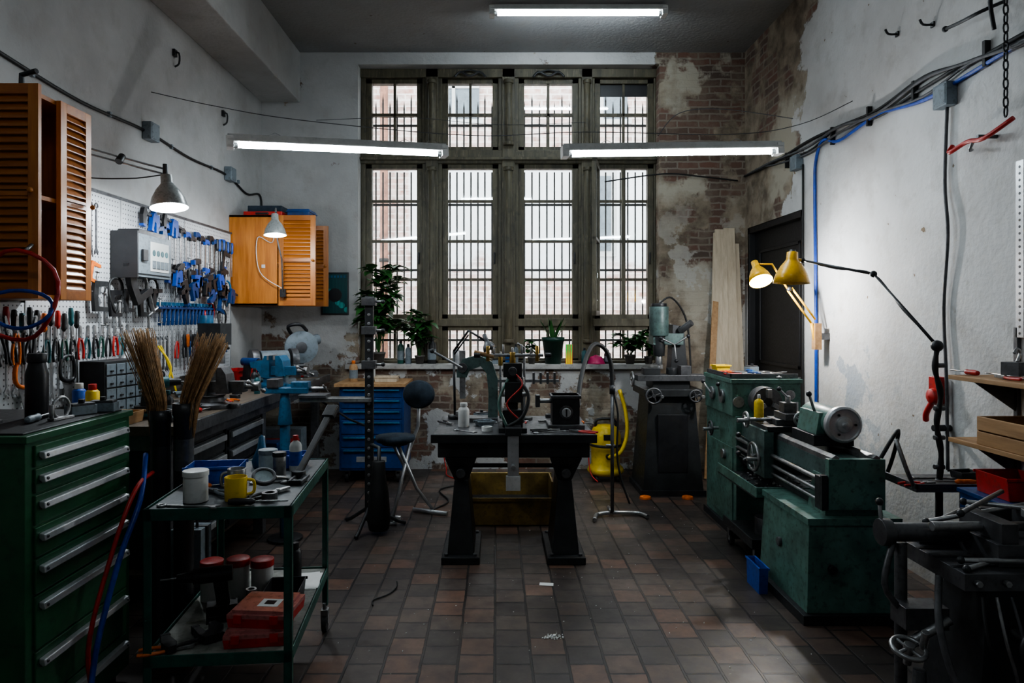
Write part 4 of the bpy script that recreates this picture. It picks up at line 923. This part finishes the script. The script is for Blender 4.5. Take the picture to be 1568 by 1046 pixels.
def pot(b, p, r, h, m=terra):
    b.lathe([(.001, 0), (r * .72, 0), (r, h * .85), (r * 1.08, h * .85), (r * 1.08, h), (r * .95, h), (r * .9, h * .86), (.001, h * .84)], m, T(*p), 20)
def vine(name, p, stems, h, sp, L, pm=terra, r=.07):
    b = B(); pot(b, p, r, r * 1.7, pm); z0 = p[2] + r * 1.5
    for i in range(stems):
        a = R.uniform(0, 6.28); e = V((p[0] + sp * math.cos(a) * R.uniform(.3, 1), p[1] - .06 - .5 * sp * abs(math.sin(a)), z0 + h * R.uniform(.3, 1)))
        m = V((p[0], p[1], z0)).lerp(e, .5) + V((0, 0, h * .2)); pts = cr([(p[0], p[1], z0 - .02), m, e], 5); b.tube(pts, .0035, leaf_m, 5)
        for q in pts[3:]:
            for _ in range(2): a2 = R.uniform(0, 6.28); leaf(b, q, (math.cos(a2), -abs(math.sin(a2)) * .7, R.uniform(-.2, .5)), L * R.uniform(.6, 1.1), L * .75)
    return b.done(name, 0, recalc=False)
vine('pothos_plant', (-1.20, 6.95, SZ), 20, .90, .27, .17, r=.07)
vine('potted_plant', (-.78, 6.95, SZ), 9, .50, .18, .12, r=.05)
vine('potted_plant', (1.36, 6.95, SZ), 11, .30, .22, .11, r=.055)
vine('potted_plant', (1.55, 6.95, SZ), 5, .2, .06, .09, r=.045)
vine('potted_plant', (.36, 6.95, SZ), 5, .2, .10, .07, r=.04)
b = B(); pot(b, (.58, 6.98, SZ), .11, .27, mk('dark_green_pot', (.012, .05, .035), .4))
for i in range(18): a = i * .9; leaf(b, (.58 + .03 * math.cos(a), 6.98 + .02 * math.sin(a), SZ + .23), (math.cos(a) * .5, math.sin(a) * .3, 1.0), .22 + .08 * R.random(), .05, None, .1)
b.done('aloe_plant', 0, recalc=False)
def mk_flyer():
    t = NT('flyer_print'); tc = t.n('TexCoord').outputs['Object']; z = t.n('SeparateXYZ', {0: tc}).outputs[2]
    c = t.mix(t.ramp(z, .04, .14), (.9, .75, .02), (.02, .8, .12)); w = t.n('TexWave', {'Vector': tc, 'Scale': 14.0}).outputs['Fac']; c = t.mix(t.ramp(w, .75, .8), c, (.9, .1, .02)); t.bsdf(c, .5); return t.m
b = B(); b.box(.70, .77, 6.90, 6.904, SZ, SZ + .2, mk_flyer()); b.box(.70, .77, 6.904, 6.92, SZ, SZ + .012, black); b.done('flyer_card', 0)
for i, (x, r_, h_, m_, c_) in enumerate(((-.98, .035, .24, green_k, black), (-.90, .032, .20, grey_p, black), (-.66, .045, .27, black, black), (-.4, .03, .18, alu, black), (.2, .025, .2, grey_p, black), (.9, .03, .16, teal, black), (1.14, .035, .14, black, black))):
    put('bottle', bottle, (x, 7.0 - .02 * (i % 2), SZ), 0, r=r_, h=h_, m=m_, cap=c_, label=i % 2 == 0)
def cap_(b): b.lathe([(.001, .09), (.06, .07), (.085, .02), (.09, 0), (.08, 0), (.07, .02)], pink); b.prism([(-.08, -.02), (.08, -.02), (.05, -.1), (-.05, -.1)], 0, .006, 'z', pink)
put('pink_cap', cap_, (1.02, 6.98, SZ), 20)
b = B()
for i in range(4):
    x = -.25 + i * .13; b.box(x - .05, x + .05, 6.92, 6.99, SZ, SZ + .05 + .03 * (i % 2), [steel_d, green_m, grey_p, blue_s][i]); b.box(x - .055, x + .055, 6.915, 6.995, SZ + .04, SZ + .05, iron)
b.done('small_boxes_row', .003)

# ------------------------------------------------------------------ milling machine
b = B(); cx, cy = 1.53, 6.15
b.taper((cx, cy), (.52, .50), (.40, .40), .05, .86, iron); b.box(cx - .28, cx + .28, cy - .27, cy + .27, 0, .05, iron); b.box(cx - .25, cx + .25, cy - .26, cy + .25, .86, .92, iron); b.box(cx - .13, cx + .13, cy - .245, cy - .215, .2, .7, black)
b.box(cx - .30, cx + .30, cy - .22, cy - .02, .99, 1.04, steel_d); b.box(cx - .16, cx + .16, cy - .18, cy + .1, .92, .99, iron)
for k in range(3): b.box(cx - .30, cx + .30, cy - .20 + k * .06, cy - .185 + k * .06, 1.04, 1.043, black)
b.wheel((cx - .33, cy - .12, 1.0), (1, 0, 0), .06, steel, .01, 3, .014, steel); b.wheel((cx + .34, cy - .12, 1.0), (1, 0, 0), .06, steel, .01, 3, .014, steel)
b.wheel((cx - .18, cy - .30, .87), (0, -1, 0), .065, steel_d, .009, 4, .016, steel); b.wheel((cx + .18, cy - .30, .87), (0, -1, 0), .05, steel_d, .008, 4, .014, steel)
b.cyl((cx - .18, cy - .3, .87), (cx - .18, cy - .2, .87), .012, steel); b.cyl((cx + .18, cy - .3, .87), (cx + .18, cy - .2, .87), .012, steel)
b.prism([(cx + .03, .92), (cx + .22, .92), (cx + .18, 1.2), (cx + .16, 1.46), (cx + .06, 1.48), (cx + .05, 1.2)], cy, cy + .16, 'y', iron)
b.box(cx - .13, cx + .14, cy - .06, cy + .12, 1.30, 1.40, green_g)
b.cyl((cx - .07, cy - .02, 1.38), (cx - .07, cy - .02, 1.64), .085, green_g, seg=24); b.cyl((cx - .07, cy - .02, 1.64), (cx - .07, cy - .02, 1.67), .07, black); b.cyl((cx - .07, cy - .02, 1.38), (cx - .07, cy - .02, 1.2), .06, iron, .05); b.cyl((cx - .07, cy - .02, 1.2), (cx - .07, cy - .02, 1.12), .03, steel); b.cyl((cx - .07, cy - .02, 1.12), (cx - .07, cy - .02, 1.05), .01, steel)
b.cyl((cx + .12, cy - .02, 1.42), (cx + .2, cy - .1, 1.5), .03, steel_d); b.tube([(cx - .07, cy, 1.66), (cx + .05, cy, 1.72), (cx + .2, cy + .05, 1.5), (cx + .24, cy + .05, 1.0)], .009, rubber, 6, 6)
for a in (0, 2.09, 4.18): b.cyl((cx + .05, cy - .1, 1.3), (cx + .05 + .14 * math.cos(a + .6), cy - .12, 1.3 + .14 * math.sin(a + .6)), .007, steel, seg=8); b.sph((cx + .05 + .14 * math.cos(a + .6), cy - .12, 1.3 + .14 * math.sin(a + .6)), .018, black)
b.box(cx + .08, cx + .17, cy - .2, cy - .08, 1.04, 1.12, steel_d); b.box(cx - .24, cx - .1, cy - .2, cy - .08, 1.043, 1.10, iron); b.cyl((cx + .02, cy - .12, 1.043), (cx + .02, cy - .12, 1.1), .05, iron)
for x, y in ((cx - .26, cy - .33), (cx + .1, cy - .33)): b.lathe([(.001, 0), (.05, 0), (.045, .02), (.001, .03)], orange_p, T(x, y, 0), 16)
b.done('milling_machine', .004)
b = B()
for i, (x, w, y, h_, m_) in enumerate(((2.10, .11, 6.6, 2.42, wood_p), (2.22, .12, 6.62, 2.45, wood_p), (2.34, .11, 6.64, 2.46, wood_p), (2.01, .06, 6.5, 2.2, wood_c), (2.44, .05, 6.68, 2.3, wood_p))):
    M = T(x, y, 0) @ RY([6, 2, .5, 10, -.5][i] * .6) @ RX(-math.degrees(math.atan2(YB - .05 - y, h_))); b.box(-w / 2, w / 2, 0, .02, 0.004, h_, m_, M)
b.done('leaning_boards', .002)

# ------------------------------------------------------------------ metal lathe
b = B(); g = green_m
b.taper((1.82, 3.76), (.50, .62), (.46, .58), .05, .50, g); b.box(1.54, 2.1, 3.42, 4.1, 0, .05, iron); b.box(1.58, 2.06, 3.46, 4.06, .49, .525, g)
b.cyl((1.70, 3.462, .27), (1.70, 3.44, .27), .022, black); b.cyl((1.585, 3.8, .3), (1.565, 3.8, .3), .025, steel_d)
b.box(1.68, 2.18, 4.78, 5.45, .05, .85, g); b.box(1.66, 2.2, 4.76, 5.47, 0, .05, iron); b.box(1.672, 1.68, 4.84, 5.38, .1, .62, g); b.cyl((1.672, 5.0, .55), (1.65, 5.0, .55), .035, steel); b.cyl((1.76, 4.78, .7), (1.76, 4.765, .7), .03, black)
b.box(1.72, 1.97, 3.5, 4.8, .70, .80, green_g); b.taper((1.845, 3.62), (.30, .2), (.26, .16), .525, .72, g); b.box(1.70, 1.99, 3.49, 3.53, .56, .82, g); b.box(1.72, 1.97, 4.4, 4.8, .525, .7, iron); b.box(1.66, 1.69, 3.48, 3.50, .56, .74, iron)
b.prism([(1.72, .80), (1.76, .80), (1.76, .825), (1.74, .84), (1.72, .825)], 3.5, 4.8, 'y', steel); b.prism([(1.93, .80), (1.97, .80), (1.97, .825), (1.95, .84), (1.93, .825)], 3.5, 4.8, 'y', steel)
for zz, rr in ((.70, .013), (.64, .011), (.59, .009)): b.cyl((1.69, 3.54, zz), (1.69, 4.8, zz), rr, steel, seg=10)
b.box(1.66, 1.72, 3.5, 3.56, .56, .73, iron); b.box(1.72, 1.735, 3.6, 4.4, .53, .58, iron)
b.box(1.55, 2.12, 4.08, 4.78, .46, .47, iron); b.box(1.55, 1.56, 4.08, 4.78, .47, .53, g); b.box(2.11, 2.12, 4.08, 4.78, .47, .53, g); b.box(1.55, 2.12, 4.07, 4.08, .47, .53, g)
for i in range(140): x, y = R.uniform(1.6, 2.06), R.uniform(4.12, 4.7); b.cb((x, y, .475), (.02, .006, .008), steel, T(x, y, 0) @ RZ(R.uniform(0, 180)) @ T(-x, -y, 0))
b.box(1.66, 2.14, 4.80, 5.42, .85, 1.08, g); b.box(1.65, 2.15, 4.79, 5.43, 1.08, 1.11, g); b.cyl((1.66, 5.0, .97), (1.64, 5.0, .97), .05, steel); b.cyl((1.64, 5.0, .97), (1.61, 4.96, 1.06), .008, steel); b.sph((1.61, 4.96, 1.06), .016, black)
b.cyl((1.66, 5.22, .97), (1.64, 5.22, .97), .05, steel); b.cyl((1.64, 5.22, .97), (1.60, 5.28, 1.05), .008, steel); b.sph((1.60, 5.28, 1.05), .016, black)
b.cyl((1.70, 4.80, .95), (1.70, 4.785, .95), .04, steel); b.cyl((2.06, 4.80, 1.0), (2.06, 4.78, 1.0), .035, steel); b.box(1.99, 2.12, 4.79, 4.80, .88, .95, alu)
b.cyl((1.66, 5.1, .72), (1.60, 5.1, .72), .012, steel); b.wheel((1.60, 5.1, .72), (-1, 0, 0), .05, steel_d, .008, 3, .014, steel)
b.cyl((1.845, 4.80, .97), (1.845, 4.74, .97), .07, steel_d, seg=24); b.cyl((1.845, 4.74, .97), (1.845, 4.64, .97), .10, steel_d, seg=28); b.cyl((1.845, 4.64, .97), (1.845, 4.63, .97), .03, black)
for a in (0, 2.09, 4.18): b.box(1.83, 1.86, 4.60, 4.64, 1.0, 1.06, steel, T(1.845, 4.62, .97) @ RY(math.degrees(a)) @ T(-1.845, -4.62, -.97))
b.box(1.66, 2.02, 4.18, 4.46, .84, .875, iron); b.box(1.64, 1.70, 4.18, 4.46, .56, .85, green_g); b.box(1.74, 1.96, 4.24, 4.40, .875, .91, steel_d); b.box(1.78, 1.92, 4.2, 4.38, .91, .95, steel_d, None); b.box(1.80, 1.88, 4.27, 4.35, .95, 1.01, steel_d); b.cyl((1.84, 4.31, 1.01), (1.84, 4.31, 1.05), .016, steel); b.cyl((1.84, 4.31, 1.04), (1.76, 4.25, 1.1), .007, steel); b.sph((1.76, 4.25, 1.1), .015, black)
b.wheel((1.60, 4.25, .68), (-1, 0, 0), .085, steel, .009, 4, .018, steel); b.cyl((1.6, 4.25, .68), (1.66, 4.25, .68), .012, steel); b.wheel((1.58, 4.32, .90), (-1, 0, 0), .045, steel, .008, 3, .014, steel); b.cyl((1.58, 4.32, .9), (1.74, 4.32, .9), .011, steel)
for (zz, yy) in ((.62, 4.42), (.74, 4.42), (.60, 4.30)): b.cyl((1.64, yy, zz), (1.56, yy - .02, zz + .05), .008, steel); b.sph((1.56, yy - .02, zz + .05), .017, black)
b.wheel((1.84, 4.12, .93), (0, -1, 0), .04, steel, .008, 3, .012); b.cyl((1.84, 4.12, .93), (1.84, 4.2, .93), .01, steel)
b.box(1.74, 1.96, 3.74, 4.02, .84, .90, iron); b.prism([(1.76, .90), (1.95, .90), (1.93, 1.02), (1.78, 1.02)], 3.76, 4.0, 'y', g); b.cyl((1.865, 3.70, .97), (1.865, 4.03, .97), .08, g, seg=24); b.cyl((1.865, 4.03, .97), (1.865, 4.14, .97), .022, steel); b.cyl((1.865, 4.14, .97), (1.865, 4.19, .97), .02, steel, .002)
F = frame((1.865, 3.68, .97), (0, -1, 0)); b.lathe([(.001, -.02), (.085, -.02), (.098, -.01), (.098, .02), (.085, .03), (.08, .022), (.045, .02), (.04, .032), (.018, .034), (.016, .045), (.001, .047)], alu, F, 36)
for a in range(3): b.cyl(F @ V((.06 * math.cos(a * 2.1), .06 * math.sin(a * 2.1), .02)), F @ V((.06 * math.cos(a * 2.1), .06 * math.sin(a * 2.1), .03)), .007, black, seg=8)
b.cyl((1.80, 3.85, 1.0), (1.74, 3.80, 1.12), .008, steel); b.sph((1.74, 3.8, 1.12), .016, black); b.tube([(1.99, 3.55, .8), (2.12, 3.6, .95), (2.15, 3.75, .7), (2.12, 3.9, .5)], .01, rubber, 8, 6)
b.done('metal_lathe', .005)
b = B(); b.box(1.66, 2.14, 4.84, 5.38, 1.112, 1.125, steel_d); b.box(1.66, 2.14, 4.84, 4.85, 1.125, 1.145, steel_d); b.box(1.66, 1.67, 4.84, 5.38, 1.125, 1.145, steel_d); b.done('tool_tray', .002)
for i in range(9): put(['pliers', 'screwdriver', 'wrench'][i % 3], [pliers, screwdriver, wrench][i % 3], (1.78 + (i % 3) * .13, 4.93 + .14 * (i // 3), 1.126), R.uniform(0, 360), **({} if i % 3 == 2 else dict(m=ms[i % 6])))
put('small_instrument_box', caliper_box, (1.98, 5.3, 1.126), 30); put('yellow_parts_bin', bin_, (1.75, 5.32, 1.126), 10, w=.1, d=.08, h=.05, m=yellow_p)
put('oil_bottle', bottle, (1.70, 4.42, .876), r=.03, h=.17, m=yellow_p, cap=white_p, neck=.3, label=False)
b = B(); b.box(1.56, 2.0, 4.16, 4.70, .13, .15, iron); b.box(1.56, 1.57, 4.16, 4.7, .15, .19, iron); b.box(1.56, 2.0, 4.16, 4.17, .15, .19, iron)
for x in (1.6, 1.96):
    for y in (4.2, 4.66): b.cyl((x - .012, y, .045), (x + .012, y, .045), .045, rubber); b.cyl((x - .014, y, .045), (x + .014, y, .045), .02, alu); b.prism([(y - .02, .13), (y + .02, .13), (y + .01, .045), (y - .01, .045)], x - .018, x - .014, 'x', steel)
b.cyl((1.75, 4.4, .15), (1.75, 4.4, .26), .08, steel_d); b.box(1.84, 1.96, 4.3, 4.5, .15, .24, iron); b.done('machine_dolly', .002)
put('blue_parts_bin', bin_, (1.49, 3.9, 0), 90, w=.18, d=.05, h=.15, m=blue_p)

# ------------------------------------------------------------------ yellow lamps
b = B(); px, py = 2.27, 3.5
b.cyl((px, py, 0), (px, py, .03), .16, iron, seg=28); b.tube([(px, py, .03), (px, py, .72)], .018, iron, 10); pts = [(px, py, .7), (px + .01, py, .85), (px - .012, py, 1.0), (px + .008, py, 1.15), (px - .02, py, 1.28), (px - .01, py, 1.39)]
b.tube(pts, lambda t: .011 + .005 * abs(math.sin(t * 17)), rubber, 10, 7)
for z in (.78, .93, 1.08, 1.3): b.cyl((px - .025, py, z), (px + .025, py, z), .012, steel_d)
P1, P2, P3 = V((px - .01, py, 1.40)), V((2.21, 4.0, 1.80)), V((2.02, 4.5, 1.92))
b.sph(tuple(P1), .03, iron); b.cyl(P1, P2, .008, iron); b.sph(tuple(P2), .02, iron); b.cyl(P2, P3, .008, iron); b.sph(tuple(P3), .018, iron)
b.tube([P1 + V((0, 0, .01)), (P1 + P2) / 2 + V((0, 0, -.015)), P2, (P2 + P3) / 2 + V((0, 0, -.012)), P3], .004, rubber, 6, 5)
hd = V((1.95, 4.5, 1.93)); b.cyl(P3, hd, .012, yellow_l)
F = desk_shade(b, hd, (-.04, -.02, -1), .115, .16, yellow_l, white_p); b.cyl(hd + V((0, 0, .0)), hd + V((.005, .005, .06)), .03, iron, .02)
o = b.done('articulated_floor_lamp', 0)
b = B(); d = V((.05, -.55, -.8)).normalized(); hd = V((1.97, 5.18, 1.93)); desk_shade(b, hd, d, .085, .14, yellow_l, bulb_w)
b.tube([(2.44, 5.2, 1.30), (2.40, 5.2, 1.50)], .012, yellow_l); b.tube([(2.40, 5.2, 1.5), (2.22, 5.2, 1.75)], .008, yellow_l); b.tube([(2.43, 5.2, 1.53), (2.25, 5.2, 1.77)], .008, yellow_l); b.tube([(2.22, 5.2, 1.76), (2.1, 5.2, 1.95), (1.98, 5.19, 1.95)], .008, yellow_l)
b.sph((2.23, 5.2, 1.76), .02, black); b.cb((2.44, 5.2, 1.40), (.05, .06, .2), wood_c); b.cb((2.49, 5.2, 1.4), (.075, .05, .05), steel_d)
o = b.done('yellow_task_lamp', 0); add_bulb(o, hd + d * .19 + V((.03, 0, 0)), 46, (.95, .97, 1.0))
b = B(); b.box(2.03, 2.50, 3.3, 3.62, .70, .715, steel_d); b.box(2.03, 2.5, 3.3, 3.31, .715, .74, steel_d); b.box(2.03, 2.04, 3.3, 3.62, .715, .74, steel_d); b.box(2.44, 2.48, 3.34, 3.38, 0, .7, steel_d); b.box(2.44, 2.48, 3.56, 3.6, 0, .7, steel_d)
b.tube([(2.05, 3.34, .7), (1.98, 3.3, .82), (1.96, 3.35, .95)], .01, steel); b.done('side_tray_table', .002)
for i, (x, y) in enumerate(((2.12, 3.38), (2.14, 3.52), (2.38, 3.38), (2.42, 3.52))): put(['pliers', 'wrench', 'screwdriver', 'parts_tray'][i], [pliers, wrench, screwdriver, bin_][i], (x, y, .716), [10, 0, 170, 10][i], **(dict(w=.1, d=.08, h=.04, m=black) if i == 3 else {}))
b = B(); b.lathe([(.001, 0), (.045, 0), (.055, .03), (.04, .07), (.001, .08)], red_p, T(XR - .002, 3.87, 1.10) @ RY(-90), 20); b.box(XR - .055, XR - .002, 3.83, 3.91, 1.13, 1.21, red_p); b.tube([(XR - .05, 3.87, 1.08), (XR - .06, 3.92, 1.0), (XR - .05, 3.94, .95)], .016, red_p, 8, 4); b.cyl((XR - .002, 3.80, .93), (XR - .1, 3.80, .93), .018, black); b.done('wall_valve', .003)
b = B()
for z in (1.24, .93):
    b.box(2.25, XR - .002, 2.2, 3.4, z, z + .022, wood_c)
    for y in (2.5, 3.3): b.add([(XR - .002, y, z), (2.3, y, z), (XR - .002, y, z - .16), (XR - .002, y + .006, z), (2.3, y + .006, z), (XR - .002, y + .006, z - .16)], [(0, 1, 2), (5, 4, 3), (0, 3, 4, 1), (1, 4, 5, 2), (2, 5, 3, 0)], steel_d)
for y in (2.5, 3.3): b.box(XR - .02, XR - .002, y - .01, y + .015, .7, 1.5, steel_d)
b.done('wall_shelf', .002)
b = B(); b.M = T(2.385, 2.95, .953)
for sy in (-1, 1): b.box(-.12, .12, sy * .26 - .006, sy * .26 + .006, 0, .13, wood_c)
for sx in (-1, 1):
    b.box(sx * .12 - .006, sx * .12 + .006, -.26, .26, 0, .06, wood_c); b.box(sx * .12 - .006, sx * .12 + .006, -.26, .26, .067, .13, wood_c)
b.box(-.12, .12, -.26, .26, 0, .01, wood_c); b.M = Matrix(); b.done('wooden_crate', .002)
group('file_set', [(screwdriver, T(2.31 + .035 * i, 2.76 + .05 * (i % 3), 1.065) @ RZ(80 + i * 9) @ RY(6), dict(L=.26, m=[black, red_p, wood_c][i % 3])) for i in range(5)])
for i in range(9): put(['pliers', 'wrench', 'screwdriver'][i % 3], [pliers, wrench, screwdriver][i % 3], (2.33 + .11 * (i % 2), 2.62 + .085 * i, 1.263), R.uniform(60, 120), **({} if i % 3 == 1 else dict(m=[red_p, black, red_p, steel_d][i % 4])))
def chainhoist(b):
    b.box(-.05, .05, -.04, .04, 0, .06, steel_d); b.tube([(0, 0, .06), (.02, 0, .10), (0, 0, .12), (-.02, 0, .10)], .007, steel, 8, 4); b.cyl((.05, 0, .03), (.09, 0, .03), .022, red_p)
put('small_hoist', chainhoist, (2.38, 3.12, 1.283), 20)
b = B(); b.box(2.2, 2.52, 2.78, 3.24, .05, .72, blue_s); b.box(2.19, 2.525, 2.77, 3.25, .72, .74, blue_s); b.box(2.22, 2.5, 2.8, 3.2, 0, .05, black)
for k in range(4): b.box(2.188, 2.2, 2.8, 3.22, .08 + k * .16, .22 + k * .16, blue_s); b.box(2.176, 2.19, 2.85, 3.17, .18 + k * .16, .2 + k * .16, alu)
b.done('small_blue_cabinet', .003); put('red_parts_bin', bin_, (2.33, 3.08, .741), 0, w=.18, d=.2, h=.1, m=red_p)
b = B()
for (y, z) in ((4.3, 3.33), (3.95, 3.24)): b.tube([(XR - .002, y, z), (XR - .06, y, z), (XR - .08, y, z + .03)], .007, iron, 8, 3); b.cb((XR - .006, y, z), (.01, .03, .03), iron)
b.tube([(XR - .002, 3.4, 3.12), (XR - .10, 3.42, 3.08), (XR - .12, 3.55, 3.08), (XR - .11, 3.68, 3.1)], .009, iron, 8, 4); b.sph((XR - .11, 3.68, 3.1), .016, iron)
b.tube([(XR - .002, 3.3, 3.2), (XR - .1, 3.35, 3.14), (XR - .05, 3.4, 2.98)], .010, iron, 8, 4)
for i in range(16): z = 3.22 - i * .045; F = T(XR - .06, 3.31, z) @ RZ(90 * (i % 2)); b.tube([F @ V((.011 * math.cos(a), 0, .028 * math.sin(a))) for a in [2 * math.pi * k / 10 for k in range(10)]], .004, iron, 6, 0, True)
b.done('wall_hooks_and_chain', 0)
b = B(); b.tube([(XR - .06, 3.26, 2.50), (XR - .1, 3.4, 2.44), (XR - .08, 3.55, 2.46), (XR - .1, 3.66, 2.43), (XR - .07, 3.68, 2.47)], .012, red_p, 8, 4); b.cyl((XR - .002, 3.45, 2.46), (XR - .1, 3.45, 2.46), .010, steel_d); b.tube([(XR - .08, 3.5, 2.46), (XR - .09, 3.52, 2.41), (XR - .05, 3.56, 2.42)], .008, steel, 8, 3); b.done('red_wall_hook', 0)
b = B(); b.box(XR - .02, XR - .002, 3.25, 3.3, 1.45, 2.3, alu)
for i in range(26): b.cyl((XR - .021, 3.275, 1.47 + i * .032), (XR - .0195, 3.275, 1.47 + i * .032), .007, black, seg=8)
b.done('slotted_wall_rail', .001)
b = B()
for (x, y, z) in ((XL + .002, 5.05, 3.5), (XL + .002, 5.95, 3.32)):
    b.tube([(x, y, z), (x + .04, y, z), (x + .035, y + .015, z - .07), (x + .01, y, z - .1)], .007, iron, 8, 3); b.cb((x + .01, y, z), (.02, .04, .05), iron)
b.done('wall_brackets', 0)
# ------------------------------------------------------------------ foreground right machine
b = B(); s = steel_d
b.box(1.62, 2.14, 2.36, 2.72, .60, .66, s)
for k in range(3): b.box(1.62, 2.14, 2.42 + k * .1, 2.44 + k * .1, .66, .663, black)
b.taper((1.88, 2.54), (.42, .34), (.26, .22), .06, .60, iron); b.box(1.64, 2.12, 2.34, 2.76, 0, .06, iron)
b.box(1.78, 2.1, 2.42, 2.66, .66, .74, s); b.box(1.80, 1.86, 2.43, 2.65, .74, .81, s); b.box(2.0, 2.08, 2.43, 2.65, .74, .82, s); b.cyl((2.0, 2.54, .77), (1.62, 2.54, .77), .018, steel)
b.cyl((1.50, 2.6, .73), (1.78, 2.6, .73), .035, s, seg=20); b.cyl((1.46, 2.6, .73), (1.5, 2.6, .73), .05, s, seg=20); b.cyl((1.47, 2.6, .70), (1.47, 2.62, .84), .007, steel, seg=8); b.sph((1.47, 2.62, .84), .015, black)
b.cyl((1.54, 2.6, .69), (1.54, 2.6, .05), .022, s); b.lathe([(.001, 0), (.11, 0), (.11, .02), (.03, .05), (.001, .05)], iron, T(1.54, 2.6, 0), 20)
b.tube([(1.5, 2.58, .7), (1.45, 2.55, .55), (1.52, 2.56, .45)], .012, s, 8, 4); b.box(1.5, 1.66, 2.5, 2.6, .40, .48, s); b.wheel((1.48, 2.45, .36), (0, -.3, 1), .055, steel, .009, 4, .018, steel); b.cyl((1.48, 2.45, .36), (1.48, 2.46, .30), .014, steel)
b.cyl((1.52, 2.5, .36), (1.66, 2.5, .44), .018, steel); b.lathe([(.001, 0), (.06, 0), (.065, .02), (.04, .05), (.02, .3), (.001, .3)], steel_d, T(1.50, 2.42, 0), 20)
b.box(1.9, 2.14, 2.68, 2.72, .66, .80, s); b.box(1.66, 1.9, 2.68, 2.72, .66, .72, s)
for (a0, a1) in (((1.66, 2.44, .68), (2.05, 2.36, .70)), ((1.7, 2.7, .74), (2.1, 2.6, .85)), ((1.82, 2.66, .83), (2.12, 2.45, .84)), ((1.64, 2.38, .67), (1.9, 2.5, .68)), ((1.7, 2.5, .83), (2.0, 2.7, .86)), ((1.6, 2.66, .70), (1.85, 2.72, .78))): b.cyl(a0, a1, .009, steel, seg=10); b.sph(a0, .014, iron)
b.prism([(1.9, 2.44), (2.12, 2.5), (2.13, 2.54), (1.92, 2.5)], .822, .85, 'z', steel); b.cyl((2.04, 2.5, .85), (2.04, 2.5, .91), .02, steel_d)
for i in range(5): b.cyl((1.66 + .1 * i, 2.36, .63), (1.66 + .1 * i, 2.34, .63), .012, steel, seg=6)
for i in range(8): b.tube([(1.68 + .05 * i, 2.36, .58), (1.66 + .06 * i, 2.3, .45), (1.72 + .04 * i, 2.30, .3), (1.7 + .05 * i, 2.28, .12)], .006, [rubber, steel, steel_d][i % 3], 6, 5)
b.wheel((1.82, 2.27, .44), (0, -1, 0), .07, steel_d, .009, 4, .02, steel); b.cyl((1.82, 2.27, .44), (1.82, 2.4, .44), .014, steel)
b.box(1.95, 2.12, 2.3, 2.4, .2, .5, steel_d); b.cyl((2.03, 2.3, .4), (2.03, 2.27, .4), .05, steel)
b.tube([(1.62, 2.5, .6), (1.56, 2.4, .45), (1.6, 2.35, .25), (1.7, 2.3, .12), (1.66, 2.26, .02)], .012, gc, 8, 6)
b.done('indexing_machine', .004)
b = B(); b.box(2.16, 2.5, 2.2, 2.72, .60, .64, wood_b); [b.box(x, x + .04, y, y + .04, 0, .6, iron) for x in (2.17, 2.45) for y in (2.21, 2.67)]; b.done('small_stand', .003)
put('c_clamp', cclamp, (2.28, 2.56, .66), 30, RX(90), s=1.3, m=iron); put('bench_vise', vise, (2.36, 2.38, .64), 200, s=.9, m=steel_d)
# ------------------------------------------------------------------ floor bits
b = B(); b.box(-.04, .04, -.02, .02, 0.0005, .003, paper); b.done('paper_scrap', 0, T(.29, 3.95, 0) @ RZ(-8))
b = B(); b.tube([(-.66, 3.65, .006), (-.67, 3.72, .006), (-.60, 3.80, .006), (-.57, 3.9, .006), (-.58, 3.98, .006)], .004, rubber, 6, 5); b.done('cable_scrap', 0)
b = B()
for i in range(60):
    x, y = R.gauss(.27, .02), R.gauss(3.3, .012)
    b.cb((x, y, .003), (.006, .005, .004), paper, T(x, y, 0) @ RZ(R.uniform(0, 90)) @ T(-x, -y, 0))
for i in range(160):
    x, y = R.uniform(-.9, 1.45), R.uniform(3.0, 6.2); q = R.uniform(.003, .007); b.cb((x, y, .002), (q, q * .6, .003), paper, T(x, y, 0) @ RZ(R.uniform(0, 90)) @ T(-x, -y, 0))
b.done('floor_debris', 0)
b = B(); b.tube([(-.55, 5.4, .008), (-.4, 5.7, .008), (-.5, 6.1, .008), (-.2, 6.4, .008), (-.3, 6.8, .008)], .007, rubber, 6, 6); b.tube([(-.54, 6.8, .3), (-.5, 6.8, .05), (-.4, 6.5, .01), (.3, 6.0, .01)], .006, red_p, 6, 6); b.done('floor_cable', 0)

# ------------------------------------------------------------------ world, camera
w = bpy.data.worlds.new('World'); bpy.context.scene.world = w; w.use_nodes = True
w.node_tree.nodes['Background'].inputs[0].default_value = (.90, .95, 1, 1); w.node_tree.nodes['Background'].inputs[1].default_value = 6.2
cam = bpy.data.cameras.new('camera'); co = bpy.data.objects.new('camera', cam); bpy.context.scene.collection.objects.link(co)
co.location = (0, 0, 1.55); co.rotation_euler = (math.radians(90), 0, 0); cam.lens = 24; cam.sensor_width = 36
cam.shift_x = .0153; cam.shift_y = -.0242; cam.clip_start = .05
sc = bpy.context.scene; sc.camera = co
sc.view_settings.view_transform = 'AgX'; sc.view_settings.look = 'AgX - Medium High Contrast'
sc.view_settings.exposure = 0.2
